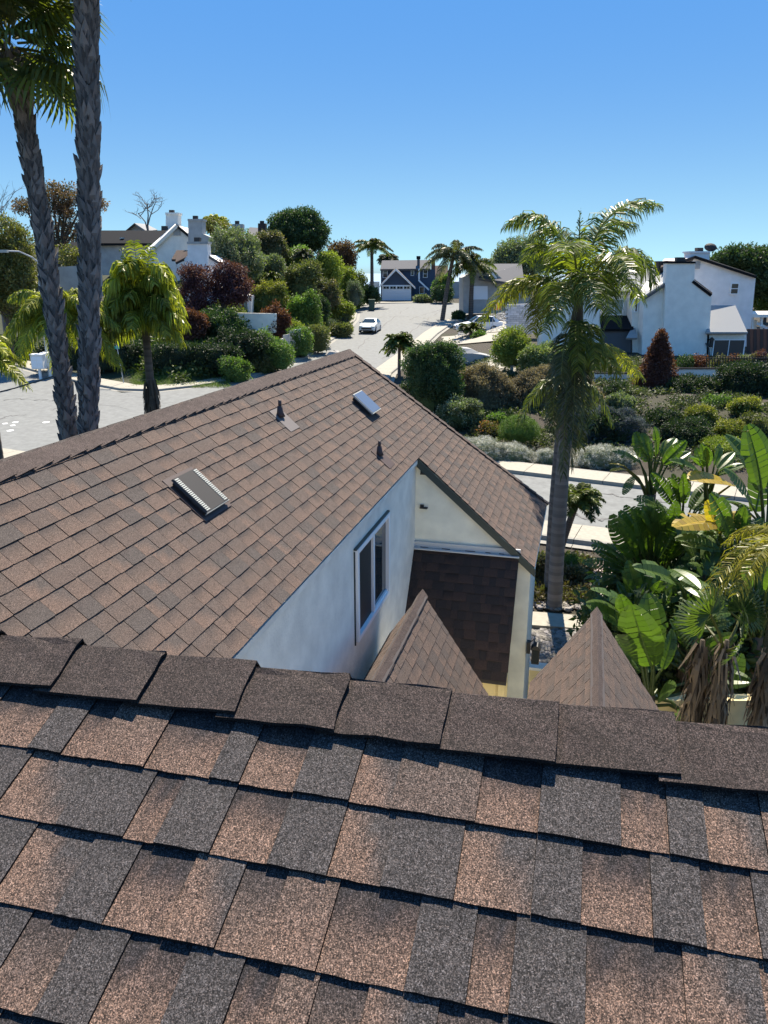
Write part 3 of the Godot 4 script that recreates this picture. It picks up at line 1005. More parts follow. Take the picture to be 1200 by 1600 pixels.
func materials() -> void:
	var grain := granules(3, 0.9)
	var soft := noise(11, 0.02, 0.80, 1.0)
	var fine := noise(12, 0.12, 0.72, 1.0)
	var mott := noise(13, 0.010, 0.72, 1.0)
	var mild := noise(15, 0.012, 0.86, 1.0)
	var rough := noise(14, 0.09, 0.0, 1.0)
	M.shingle = mat(Color(1, 1, 1), 0.92, grain, 0.95, grain, 0.10)
	M.shingle.metallic_specular = 0.35
	M.shaded_shingle = mat(Color(0.44, 0.36, 0.33), 0.92, grain, 0.85, grain, 0.10)  # brown copy of the shingle, with the lean-to shade put into its tint
	M.stucco = mat(Color(0.87, 0.845, 0.76), 0.95, mott, 2.3, rough, 0.5)
	M.cream = mat(Color(0.92, 0.885, 0.73), 0.95, mott, 2.3, rough, 0.25)
	M.yellow_wall = mat(Color(0.80, 0.66, 0.36), 0.95, mott, 2.3, rough, 0.25)
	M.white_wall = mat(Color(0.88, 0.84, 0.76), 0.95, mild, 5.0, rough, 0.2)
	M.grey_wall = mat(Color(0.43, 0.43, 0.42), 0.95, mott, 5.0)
	M.lilac_wall = mat(Color(0.87, 0.83, 0.80), 0.95, mild, 5.0)
	M.navy = mat(Color(0.055, 0.085, 0.135), 0.85, fine, 3.0)
	M.white_paint = mat(Color(0.82, 0.83, 0.83), 0.5)
	M.garage = mat(Color(0.72, 0.76, 0.82), 0.5)
	M.glass = mat(Color(0.018, 0.028, 0.032), 0.04)
	M.glass.metallic_specular = 0.6
	M.pale_glass = mat(Color(0.22, 0.30, 0.27), 0.08)
	M.screen = mat(Color(0.022, 0.024, 0.026), 0.55)
	M.fascia = mat(Color(0.020, 0.036, 0.034), 0.45)
	M.black = mat(Color(0.015, 0.015, 0.016), 0.5)
	M.flashing = mat(Color(0.55, 0.56, 0.56), 0.5, fine, 0.8)
	M.vent_metal = mat(Color(0.045, 0.043, 0.043), 0.7, fine, 0.4)
	M.vent_metal.metallic_specular = 0.3
	M.louvre = mat(Color(0.36, 0.37, 0.34), 0.5)
	M.solar = mat(Color(0.10, 0.12, 0.16), 0.12)
	M.solar.metallic_specular = 0.9
	M.rust_metal = mat(Color(0.055, 0.032, 0.028), 0.6, fine, 0.3)
	M.lead = mat(Color(0.125, 0.105, 0.098), 0.6, fine, 0.3)
	M.asphalt = mat(Color(0.185, 0.192, 0.187), 0.9, noise(21, 0.05, 0.78, 1.0), 7.0, fine, 0.5)
	M.asphalt.detail_enabled = true
	M.asphalt.detail_albedo = noise(22, 0.02, 0.7, 1.0)
	M.asphalt.detail_blend_mode = BaseMaterial3D.BLEND_MODE_MUL
	M.concrete = mat(Color(0.31, 0.288, 0.235), 0.9, noise(23, 0.03, 0.76, 1.0), 3.0)
	M.kerb = mat(Color(0.25, 0.24, 0.21), 0.9, noise(23, 0.03, 0.76, 1.0), 2.0)
	M.soil = mat(Color(1, 1, 1), 1.0, noise(24, 0.06, 0.45, 1.0), 2.2, rough, 4.0)
	M.paint = mat(Color(0.80, 0.80, 0.78), 0.7)
	M.plain = mat(Color(1, 1, 1), 0.9)
	M.bark = mat(Color(1, 1, 1), 0.95, noise(25, 0.08, 0.55, 1.0), 0.5)
	M.palm_bark = mat(Color(1, 1, 1), 0.95, noise(26, 0.08, 0.5, 1.0), 0.35, rough, 0.8)
	M.stone = mat(Color(1, 1, 1), 0.9, fine, 0.7)
	M.leaf = leafmat(0.62, Color(0.80, 1.0, 0.32), 0.75)
	M.heath = leafmat(0.7, Color(1.0, 0.94, 0.66), 0.75)
	M.petal = leafmat(0.7, Color(1.0, 1.0, 0.92), 0.8)
	M.frond = leafmat(0.40, Color(0.88, 1.0, 0.28), 0.95)
	M.frond.metallic_specular = 0.38
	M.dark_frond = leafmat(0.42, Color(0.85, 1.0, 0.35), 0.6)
	M.paddle = leafmat(0.36, Color(0.85, 1.0, 0.22), 1.0)
	M.roof_pale = mat(Color(0.34, 0.345, 0.345), 0.9, noise(27, 0.1, 0.6, 1.0), 1.6)
	M.roof_dark = mat(Color(0.020, 0.021, 0.024), 0.9, noise(27, 0.1, 0.6, 1.0), 1.6)
	M.roof_brown = mat(Color(0.085, 0.066, 0.058), 0.9, noise(27, 0.1, 0.6, 1.0), 1.6)
	M.roof_grey = mat(Color(0.15, 0.15, 0.155), 0.9, noise(27, 0.1, 0.6, 1.0), 1.6)
	for k in [M.roof_pale, M.roof_dark, M.roof_brown, M.roof_grey]:
		k.metallic_specular = 0.15
	M.dim_glass = mat(Color(0.03, 0.042, 0.05), 0.25)
	M.car_white = mat(Color(0.50, 0.55, 0.56), 0.25)
	M.car_white.clearcoat_enabled = true
	M.car_white.clearcoat = 0.8
	M.car_silver = mat(Color(0.62, 0.64, 0.66), 0.25)
	M.car_silver.clearcoat_enabled = true
	M.car_silver.clearcoat = 0.8
	M.cover = mat(Color(0.30, 0.30, 0.29), 0.75, soft, 1.0)
	M.tyre = mat(Color(0.02, 0.02, 0.02), 0.9)
	M.rim = mat(Color(0.45, 0.45, 0.46), 0.35)
	M.bin = mat(Color(0.022, 0.065, 0.045), 0.5)
	M.sea = mat(Color(0.10, 0.20, 0.30), 0.4)
	M.sign = mat(Color(0.02, 0.30, 0.24), 0.5)
	M.steel = mat(Color(0.42, 0.43, 0.44), 0.45)
	M.pots = mat(Color(0.16, 0.07, 0.045), 0.8)
	T.broad = leaf_cluster(13, 0.52, 0.26, 0.75, 1)
	T.fine = leaf_cluster(16, 0.34, 0.13, 0.75, 2)
	T.boot = []
	for i in 6:
		T.boot.append(boot_mesh(i + 40))


func setting() -> void:
	var b := B.new()
	var xs := []
	var zs := []
	var x := -170.0
	while x <= 170:
		xs.append(x)
		x += 1.25 if absf(x + 1) < 32 else 7.0
	var f := -30.0
	while f <= 420:
		zs.append(f)
		f += 1.25 if f > 15 and f < 140 else 8.0
	var rows := []
	var cols := []
	for i in zs.size():
		var row := []
		var cr := []
		for j in xs.size():
			var h := land(xs[j], -zs[i])
			row.append(Vector3(xs[j], h - 0.05, -zs[i]))
			var g := 0.5 + 0.8 * N.get_noise_2d(xs[j] * 6, zs[i] * 6)
			cr.append(Color(0.062, 0.048, 0.034).lerp(Color(0.045, 0.06, 0.02), clampf(g + (0.3 if xs[j] < 0 else -0.35), 0, 1)))
		rows.append(row)
		cols.append(cr)
	b.grid(rows, cols)
	struct("ground", b.done(true), M.soil)
	b = B.new()
	b.box(Vector3(0, -45, -15000), Vector3(60000, 1, 29000))
	struct("sea", b.done(), M.sea)
	struct("street", strip([[60, 4], [30, -11.5], [18, -17], [7.24, -21.7], [-4, -26.5], [-19, -34], [-40, -48], [-70, -74]], [[62, -5], [35, -17.5], [22, -24.2], [12.2, -29.2], [5.06, -32.9], [-10, -44.5], [-33, -66], [-60, -94]], 0.0), M.asphalt)
	struct("cul_de_sac", strip([[-11, -45.4], [-17.6, -51.6], [-13.2, -53.4], [-10, -57], [-8.2, -62], [-6.6, -67.5], [-5.6, -76], [-4.75, -83], [-4.1, -90], [-3.5, -100], [-3.6, -108], [-4.5, -114], [-3.6, -120], [-0.5, -126], [4, -127.5]], [[4.9, -33], [0.5, -35], [-0.8, -38], [-0.6, -42], [0, -50], [0.6, -59], [3.4, -72], [5.8, -84.6], [7.2, -91], [8.7, -97], [12, -104], [17, -112], [19, -119], [16, -125], [9, -128]], 0.004), M.asphalt)
	pavement("near_pavement", [[60, 4], [30, -11.5], [18, -17], [7.24, -21.7], [-4, -26.5], [-19, -34], [-40, -48]], 1.0, 1.55)
	pavement("far_pavement", [[62, -5], [35, -17.5], [22, -24.2], [12.2, -29.2], [5.06, -32.9], [1.2, -34.7], [-0.4, -37], [-0.6, -42], [0, -50], [0.6, -59], [3.4, -72], [5.8, -84.6], [8.7, -97], [12, -104], [17, -112]], -1.0, 1.6)
	pavement("corner_pavement", [[-60, -94], [-33, -66], [-26, -59], [-22, -55.4], [-18, -52.4], [-15.4, -52], [-13, -53.7], [-10, -57], [-8.2, -62], [-6.6, -67.5], [-5.6, -76], [-4.75, -83], [-4.1, -90], [-3.5, -100], [-3.6, -108], [-4.5, -114], [-3.6, -120], [-0.5, -126]], -1.0, 1.6)
	var d := sheet(self, "driveway", M.concrete, [[-0.7, -125.5], [5.2, -127], [4.8, -133], [-0.4, -133]], 3.36, 0.3)
	d.set_meta("kind", "structure")
	# bank planting that nobody could count
	var pl := []
	var ti := []
	var g := RandomNumberGenerator.new()
	g.seed = 77
	for i in 30000:
		var z := -g.randf_range(53, 134)
		var px := curve(-z, LEFT) - 2.2 - g.randf() * 20.0
		var py := land(px, z)
		var q := (px + 17) * 0.656 - (z + 52) * 0.755 - 2.5
		if q < 1.0: continue
		var nz := N.get_noise_2d(px * 14, z * 14)
		if nz < -0.12: continue
		var s := g.randf_range(0.3, 0.85)
		pl.append(Transform3D(Basis.from_euler(Vector3(g.randf() * 6, g.randf() * 6, g.randf() * 6)).scaled(Vector3(s, s * 0.8, s)), Vector3(px, py + 0.08 + maxf(0, nz) * g.randf() * 1.6, z)))
		var t := clampf(0.5 + nz + g.randfn() * 0.2, 0, 1)
		ti.append(Color(0.04, 0.07, 0.02).lerp(Color(0.15, 0.17, 0.04), t * t))
	for i in 15000:
		var z := -g.randf_range(31, 56)
		var px := g.randf_range(1.5, 24)
		var e2 := (px - 5.06) * 0.46 - (z + 32.9) * 0.89 - 1.8
		if e2 < 0.15 or px - curve(-z, RIGHT) < 2.0: continue
		var nz := N.get_noise_2d(px * 20, z * 20)
		if nz < 0.02: continue
		var s := g.randf_range(0.2, 0.42)
		pl.append(Transform3D(Basis.from_euler(Vector3(g.randf() * 6, g.randf() * 6, g.randf() * 6)).scaled(Vector3(s, s * 0.8, s)), Vector3(px, land(px, z) + 0.05, z)))
		var t := clampf(0.5 + nz + g.randfn() * 0.2, 0, 1)
		ti.append(Color(0.025, 0.04, 0.016).lerp(Color(0.12, 0.13, 0.05), t * t))
	var gc := scatter(self, "ground_cover", T.broad, M.leaf, pl, ti)
	tag(gc, "low mixed green ground cover spread over the planted banks", "ground cover")
	pl = []
	ti = []
	for i in 4200:                                            # the strip of lawn on the far corner
		var p := on(g.randf_range(205, 360), g.randf_range(574, 606), 0.35)
		var s := g.randf_range(0.16, 0.26)
		pl.append(Transform3D(Basis.from_euler(Vector3(g.randf() * 6, g.randf() * 6, g.randf() * 6)).scaled(Vector3(s, s, s)), Vector3(p.x, land(p.x, p.z) + 0.06, p.z)))
		var t := g.randf()
		ti.append(Color(0.10, 0.15, 0.025).lerp(Color(0.17, 0.22, 0.04), t))
	var gr := scatter(self, "lawn_grass", T.fine, M.leaf, pl, ti)
	tag(gr, "strip of bright green lawn on the far street corner", "grass")


func near_roof() -> void:
	var base := on(350, 1036, 8 - 0.0)
	var u := at(350, 1038, 1.0)
	var z0 := 1.64                                           # metres along the optical axis
	var fw := z0 / (-u.z * cp - (u.y - 8.0) * sp)
	base = at(350, 1038, fw)
	var o := thing("foreground_house", "brown shingled roof slope filling the foreground, with lifted ridge caps along its top", "house", base, deg_to_rad(-14.0))
	var p := deg_to_rad(21)
	var roof := Node3D.new()
	roof.name = "roof"
	o.add_child(roof)
	roof.transform = Transform3D(Basis(Vector3(1, 0, 0), Vector3(0, cos(p), sin(p)), Vector3(0, -sin(p), cos(p))), Vector3(0, -0.016, 0))
	var deck := B.new()
	deck.col = Color(0.06, 0.05, 0.045)
	deck.box(Vector3(0, -0.06, 1.5), Vector3(11, 0.1, 2.8))
	part(roof, "deck", deck.done(), M.plain)
	lay(roof, [0.256, 0.393, 0.535, 0.676, 0.818, 0.96, 1.10, 1.243, 1.386, 1.528, 1.67, 1.81], 0.142, 0.0074, func(_z): return -4.6, func(_z): return 4.6, 0.055, 0.145, M.shingle, {}, Vector2(0.15, 0.45), 260, 0.0, 0.0007, 0.0038, 5, 4, 0.0009, [0, 0, 0, 5, 1, 3, 2, 2, 2, 4, 2, 3])
	var back := Node3D.new()
	back.name = "rear_roof_slope"
	o.add_child(back)
	var pf := deg_to_rad(56)
	back.transform = Transform3D(Basis(Vector3(-1, 0, 0), Vector3(0, cos(pf), -sin(pf)), Vector3(0, -sin(pf), -cos(pf))), Vector3(0, -0.035, 0))
	lay(back, [0.205, 0.345, 0.485, 0.625, 0.765], 0.142, 0.0062, func(_z): return -4.6, func(_z): return 4.6, 0.12, 0.26, M.shingle, {}, Vector2.ZERO, 0, 0.3, 0.0012, 0.0034, 2, 2, 0.002, [0, 1, 2, 4])
	deck = B.new()
	deck.col = Color(0.06, 0.05, 0.045)
	deck.box(Vector3(0, -0.08, 0.55), Vector3(11, 0.1, 0.7))
	part(back, "deck", deck.done(), M.plain)
	var k := -24
	while k < 26:                                             # the butts are lifted on the right
		var a := 0.038 + k * 0.2085
		var near := absf(k) < 7
		var c := cap_mesh(p, pf, 0.140, 0.245, rf(0.009, 0.013) if near else 0.011, k + 90, rf(0.0010, 0.0034) if near else 0.0012, 0.78)
		part(o, "ridge_cap", c, M.shingle, Transform3D(Basis(Vector3.UP, rf(-0.025, 0.025)) * Basis(Vector3.BACK, 0.022), Vector3(a, 0.0, rf(-0.004, 0.004))))
		k += 1
	# the house under the roof, kept just inside it
	var b := B.new()
	var q := PackedVector2Array([Vector2(-1.6, -1.0), Vector2(0, -0.30), Vector2(2.6, -1.3), Vector2(2.6, -7.2), Vector2(-1.6, -7.2)])
	b.prism(q, -4.4, 4.4, Transform3D(Basis(Vector3(0, 0, -1), Vector3.UP, Vector3(1, 0, 0)), Vector3.ZERO))
	var body := B.new()
	body.box(Vector3(0, -4.35, 2.1), Vector3(8.8, 5.8, 3.4))
	part(o, "wall", body.done(), M.stucco)


const PA := 41.5


func neighbour() -> void:
	var u := at(655, 713, 1.0)
	var J := at(655, 713, 11.9 / (-u.z * cp - (u.y - 8.0) * sp))
	var o := thing("neighbour_house", "cream stucco house with a brown shingled roof, slider window and dark lean-to roof", "house", Vector3(J.x, 0, J.z), deg_to_rad(-14.5))
	var p := deg_to_rad(PA)
	var c := cos(p)
	var s := sin(p)
	var roof := Node3D.new()
	roof.name = "roof"
	o.add_child(roof)
	roof.transform = Transform3D(Basis(Vector3(0, 0, -1), Vector3(s, c, 0), Vector3(c, -s, 0)), Vector3(0, J.y - 0.012, 0))
	var top := -2.13
	var edge := func(d): return 1.66 + (d - top) / (2.50 - top) * 1.92       # the hip
	var rows := []
	for i in 15:
		rows.append(-i * 0.1425)
	for i in 17:
		rows.append((i + 1) * 0.1425 + 0.05)
	rows.sort()
	var pool := {}
	var lo := func(d): return -9.0 if d < 0.01 else -0.06
	lay(roof, rows, 0.1425, 0.0082, lo, edge, 0.13, 0.27, M.shingle, pool, Vector2(-5.2, -0.7), 300, 0.30, 0.0045, 0.0020, 3, 3, 0.002, [0, 1, 1, 5, 2, 4, 1, 3])
	var deck := B.new()
	deck.col = Color(0.03, 0.025, 0.025)
	deck.prism(PackedVector2Array([Vector2(-9.0, -top), Vector2(1.6, -top), Vector2(2.52, 0.04), Vector2(-9.0, 0.04)]), -0.008, -0.09, Transform3D(Basis(Vector3(1, 0, 0), Vector3(0, 0, -1), Vector3(0, 1, 0)), Vector3.ZERO))
	deck.prism(PackedVector2Array([Vector2(-0.05, 0.04), Vector2(2.52, 0.04), Vector2(3.5, -2.46), Vector2(-0.05, -2.46)]), -0.008, -0.09, Transform3D(Basis(Vector3(1, 0, 0), Vector3(0, 0, -1), Vector3(0, 1, 0)), Vector3.ZERO))
	part(roof, "deck", deck.done(), M.plain)
	# ridge caps, butts towards the eye; hip caps down the hip
	var rx := top * c
	var ry := J.y - top * s
	var caps := []
	for i in 6:
		caps.append(cap_mesh(p, p, 0.15, 0.25, 0.019, 300 + i, 0.0016, 1.55))
	for i in 52:
		var a := 1.60 - i * 0.2085
		part(o, "ridge_cap", caps[R.randi() % 6], M.shingle, Transform3D(Basis(Vector3.UP, PI / 2 + rf(-0.02, 0.02)) * Basis(Vector3.BACK, 0.05), Vector3(rx, ry + 0.004, -a + 0.2)))
	var h0 := Vector3(rx, ry, -1.66)
	var h1 := Vector3(2.50 * c, J.y - 2.50 * s, -3.58)
	var hd := (h1 - h0).normalized()
	var hz := hd.cross(Vector3.UP).normalized()
	var hip := Basis(hd, hz.cross(hd).normalized(), hz)
	for i in int(h0.distance_to(h1) / 0.2):
		part(o, "hip_cap", cap_mesh(deg_to_rad(18.7), deg_to_rad(36), 0.13, 0.24, 0.012, 400 + i, 0.002, 1.45), M.shingle, Transform3D(hip * Basis(Vector3.BACK, 0.02), h0 + hd * (i * 0.2 + 0.02) + Vector3(0, 0.016, 0)))
	# the slopes on the far sides
	var b := B.new()
	b.col = Color(0.11, 0.085, 0.075) * 2.6
	b.quad(Vector3(rx - 3.4, ry - 3.0, 9), Vector3(rx, ry - 0.02, 9), Vector3(rx, ry - 0.02, -1.66), Vector3(rx - 3.4, ry - 3.0, -3.4))
	b.tri(h0 - Vector3(0, 0.03, 0), h1 - Vector3(0, 0.03, 0), Vector3(rx - 3.4, ry - 3.0, -3.4))
	part(o, "far_roof_slope", b.done(), M.shingle)
	# walls
	var Y := J.y
	var fl := func(called, pts, z0, z1, m): # an upright wall across the wing
		var w := B.new()
		w.prism(PackedVector2Array(pts), z0, z1)
		part(o, called, w.done(), m)
	var tn := tan(p)
	fl.call("gable_wall", [Vector2(-0.1, 0), Vector2(1.80, 0), Vector2(1.80, Y - 1.80 * tn - 0.10), Vector2(-0.1, Y - 0.12)], 0.0, -0.14, M.cream)
	fl.call("far_wall", [Vector2(-3, 0), Vector2(1.80, 0), Vector2(1.80, Y - 1.80 * tn - 0.10), Vector2(rx, ry - 0.22), Vector2(-3, ry - 2.1)], -1.5, -1.62, M.stucco)
	var sw := func(z0, z1, y0, y1):
		var w := B.new()
		w.box(Vector3(-0.11, (y0 + y1) / 2, (z0 + z1) / 2), Vector3(0.12, y1 - y0, z1 - z0))
		part(o, "side_wall", w.done(), M.stucco)
	var ww := [1.845, 3.375, 3.745, 4.925]
	sw.call(-0.14, ww[0], 0.0, Y - 0.10)
	sw.call(ww[1], 9.2, 0.0, Y - 0.10)
	sw.call(ww[0], ww[1], 0.0, ww[2])
	sw.call(ww[0], ww[1], ww[3], Y - 0.10)
	var w2 := B.new()
	w2.box(Vector3(1.74, 1.75, -0.82), Vector3(0.12, 3.5 - 0.05, 1.36))
	w2.box(Vector3(-3.0, 1.9, 4.0), Vector3(0.12, 3.8, 10.4))
	w2.box(Vector3(-1.6, 2.4, 9.1), Vector3(2.8, 4.7, 0.12))
	part(o, "rear_wall", w2.done(), M.stucco)
	# window
	var fr := B.new()
	var zc: float = (ww[0] + ww[1]) / 2
	var W: float = ww[1] - ww[0]
	var yc: float = (ww[2] + ww[3]) / 2
	var H: float = ww[3] - ww[2]
	for k in [-1, 1]:
		fr.box(Vector3(-0.035, yc, zc + k * (W / 2 - 0.028)), Vector3(0.07, H, 0.056))
		fr.box(Vector3(-0.036, yc + k * (H / 2 - 0.028), zc), Vector3(0.068, 0.056, W - 0.112))
	fr.box(Vector3(-0.045, yc, zc - 0.02), Vector3(0.05, H - 0.112, 0.062))
	var win := part(o, "window", fr.done(), M.white_paint)
	var pn := B.new()
	pn.box(Vector3(-0.055, yc, zc - 0.02 - 0.031 - (W / 2 - 0.067) / 2), Vector3(0.012, H - 0.112, W / 2 - 0.067))
	part(win, "pane", pn.done(), M.glass)
	pn = B.new()
	pn.box(Vector3(-0.06, yc, zc + 0.011 + (W / 2 - 0.067) / 2), Vector3(0.012, H - 0.112, W / 2 - 0.067))
	part(win, "pane", pn.done(), M.screen, Transform3D(), "dark insect screen over the left half")
	var sash := B.new()
	for k in [-1, 1]:
		sash.box(Vector3(-0.04, yc, zc - 0.39 + k * 0.335), Vector3(0.03, H - 0.12, 0.026))
		sash.box(Vector3(-0.0405, yc + k * (H / 2 - 0.07), zc - 0.39), Vector3(0.03, 0.026, 0.64))
	part(win, "sash", sash.done(), M.white_paint)
	var hd2 := B.new()
	hd2.box(Vector3(-0.03, ww[3] + 0.011, zc), Vector3(0.035, 0.02, W + 0.05))
	hd2.box(Vector3(-0.045, yc - 0.03, ww[1] + 0.009), Vector3(0.02, H + 0.02, 0.016))
	part(win, "drip_trim", hd2.done(), M.fascia)
	# near rake board, eave boards
	b = B.new()
	b.prism(PackedVector2Array([Vector2(-0.02, Y - 0.005), Vector2(2.50 * c, Y - 2.50 * s - 0.01), Vector2(2.50 * c, Y - 2.50 * s - 0.14), Vector2(-0.02, Y - 0.15)]), 0.085, 0.05)
	part(o, "rake_board", b.done(), M.fascia)
	b = B.new()
	b.box(Vector3(2.46 * c, Y - 2.46 * s - 0.08, -1.75), Vector3(0.03, 0.12, 3.5))
	b.box(Vector3(-0.02, Y - 0.075, 4.5), Vector3(0.024, 0.06, 8.9))
	part(o, "eave_board", b.done(), M.stucco)
	# flashing over the lean-to, the lean-to roof, the recess under it
	b = B.new()
	b.box(Vector3(0.79, 3.845, 0.03), Vector3(1.68, 0.10, 0.035))
	b.box(Vector3(0.79, 3.79, 0.075), Vector3(1.66, 0.02, 0.09))
	part(o, "flashing", b.done(), M.flashing)
	var q := deg_to_rad(55.6)
	var lean := Node3D.new()
	lean.name = "lean_to_roof"
	o.add_child(lean)
	lean.transform = Transform3D(Basis(Vector3(1, 0, 0), Vector3(0, cos(q), sin(q)), Vector3(0, -sin(q), cos(q))), Vector3(0, 3.80, 0.04))
	var lr := []
	for i in 14:
		lr.append(0.10 + i * 0.142)
	lay(lean, lr, 0.142, 0.0095, func(_d): return -0.05, func(_d): return 1.615, 0.08, 0.24, M.shaded_shingle, {}, Vector2(0.9, 0.9), 160, 0.1, 0.001, 0.0062, 2, 2, 0.001, [5, 1, 5, 1, 0, 0, 2, 0])
	b = B.new()
	b.col = Color(0.05, 0.04, 0.035)
	b.box(Vector3(0.79, -0.045, 1.0), Vector3(1.62, 0.07, 1.98))
	part(lean, "deck", b.done(), M.plain)
	b = B.new()
	b.box(Vector3(0.85, 1.1, 0.85), Vector3(1.5, 2.2, 0.1))
	b.box(Vector3(1.52, 1.2, 0.92), Vector3(0.10, 2.0, 0.06))
	b.box(Vector3(1.15, 1.2, 0.92), Vector3(0.10, 2.0, 0.06))
	b.box(Vector3(0.85, 2.12, 0.92), Vector3(1.5, 0.14, 0.07))
	part(o, "entry_wall", b.done(), M.yellow_wall)
	for k in [[737, 0.0], [790, 0.0]]:                      # little iron brackets in the corner
		b = B.new()
		var w := at(655, k[0], -J.z)
		b.box(Vector3(0.09, w.y - 0.02, 0.03), Vector3(0.12, 0.02, 0.06))
		b.box(Vector3(0.06, w.y + 0.0, 0.02), Vector3(0.06, 0.05, 0.03))
		part(o, "bracket", b.done(), M.black)
	# roof furniture stands on the roof slope
	var rt: Transform3D = o.transform * roof.transform
	var on_roof := func(px: float, py: float) -> Transform3D:
		var dr := (at(px, py, 5.0) - Vector3(0, 8, 0)).normalized()
		var n: Vector3 = rt.basis.y
		return Transform3D(rt.basis, Vector3(0, 8, 0) + dr * ((rt.origin - Vector3(0, 8, 0)).dot(n) / dr.dot(n)) + n * 0.014)
	var th := func(called, label, cat, t, grp):
		var n := thing(called, label, cat, Vector3.ZERO, 0.0, grp)
		n.transform = t
		return n
	var v = th.call("attic_vent", "low square attic vent with two pale louvre bands, nearest on the brown roof", "roof vent", on_roof.call(308, 773), "")
	b = B.new()
	b.box(Vector3(0, 0.002, 0.0), Vector3(0.52, 0.008, 0.52))
	part(v, "base_plate", b.done(), M.rust_metal)
	b = B.new()
	b.prism(PackedVector2Array([Vector2(-0.22, 0.040), Vector2(0.22, 0.040), Vector2(0.207, 0.056), Vector2(-0.207, 0.056)]), 0.21, -0.21)
	b.box(Vector3(0, 0.022, 0), Vector3(0.38, 0.04, 0.38))
	part(v, "cover", b.done(), M.vent_metal)
	for k in [-1, 1]:
		for i in 20:
			b = B.new()
			b.box(Vector3(k * 0.172, 0.058, -0.19 + i * 0.02), Vector3(0.06, 0.007, 0.012))
			part(v, "slat", b.done(), M.louvre)
	b = B.new()
	b.box(Vector3(0, 0.038, 0.214), Vector3(0.44, 0.028, 0.006))
	part(v, "front_lip", b.done(), M.louvre)
	v = th.call("solar_vent", "small tilted solar attic fan panel near the hip of the brown roof", "roof vent", on_roof.call(567, 634), "")
	b = B.new()
	b.box(Vector3(0, 0.03, 0), Vector3(0.34, 0.06, 0.34))
	part(v, "base_plate", b.done(), M.vent_metal)
	b = B.new()
	b.box(Vector3(0, 0.07, 0.01), Vector3(0.46, 0.025, 0.42))
	part(v, "panel_frame", b.done(), M.louvre)
	b = B.new()
	b.box(Vector3(0, 0.084, 0.01), Vector3(0.43, 0.008, 0.39))
	part(v, "solar_panel", b.done(), M.solar)
	for k in [["vent_pipe", "dark vent pipe with a pale flashing patch, halfway up the brown roof", 437, 652, true], ["vent_pipe", "dark vent pipe low on the brown roof, above the gable corner", 592, 712, false]]:
		var t: Transform3D = on_roof.call(k[2], k[3])
		v = th.call(k[0], k[1], "vent pipe", t, "")
		b = B.new()
		b.box(Vector3(0.02, 0.002, 0.06), Vector3(0.30, 0.006, 0.36))
		part(v, "flashing", b.done(), M.lead if k[4] else M.rust_metal)
		var up: Vector3 = t.basis.inverse() * Vector3.UP
		b = B.new()
		b.tube([Vector3.ZERO, up * 0.05, up * 0.13], [0.062, 0.042, 0.034], 10)
		part(v, "boot", b.done(true), M.rust_metal)
		b = B.new()
		b.tube([up * 0.1, up * 0.20], [0.022, 0.022], 10)
		part(v, "pipe", b.done(true), M.rust_metal)
	# lantern on the outer corner
	var L := o.transform * Vector3(1.90, 2.12, 0.0)
	v = thing("wall_lantern", "black wall lantern at the outer corner of the cream house wing", "lantern", L, deg_to_rad(-14.5))
	b = B.new()
	b.box(Vector3(-0.06, 0.12, 0), Vector3(0.06, 0.20, 0.1))
	b.tube([Vector3(-0.05, 0.2, 0), Vector3(0.02, 0.27, 0.02), Vector3(0.06, 0.2, 0.04)], [0.012, 0.012, 0.012], 5)
	part(v, "bracket", b.done(), M.black)
	b = B.new()
	b.prism(PackedVector2Array([Vector2(-0.02, 0.13), Vector2(0.14, 0.13), Vector2(0.09, 0.2), Vector2(0.03, 0.2)]), 0.12, -0.04)
	b.box(Vector3(0.06, -0.12, 0.04), Vector3(0.11, 0.02, 0.11))
	for k in [[0.005, -0.015], [0.115, -0.015], [0.005, 0.095], [0.115, 0.095]]:
		b.box(Vector3(k[0], 0.005, k[1]), Vector3(0.014, 0.25, 0.014))
	part(v, "cage", b.done(), M.black)
	b = B.new()
	b.box(Vector3(0.06, 0.0, 0.04), Vector3(0.095, 0.22, 0.095))
	part(v, "pane", b.done(), M.glass)


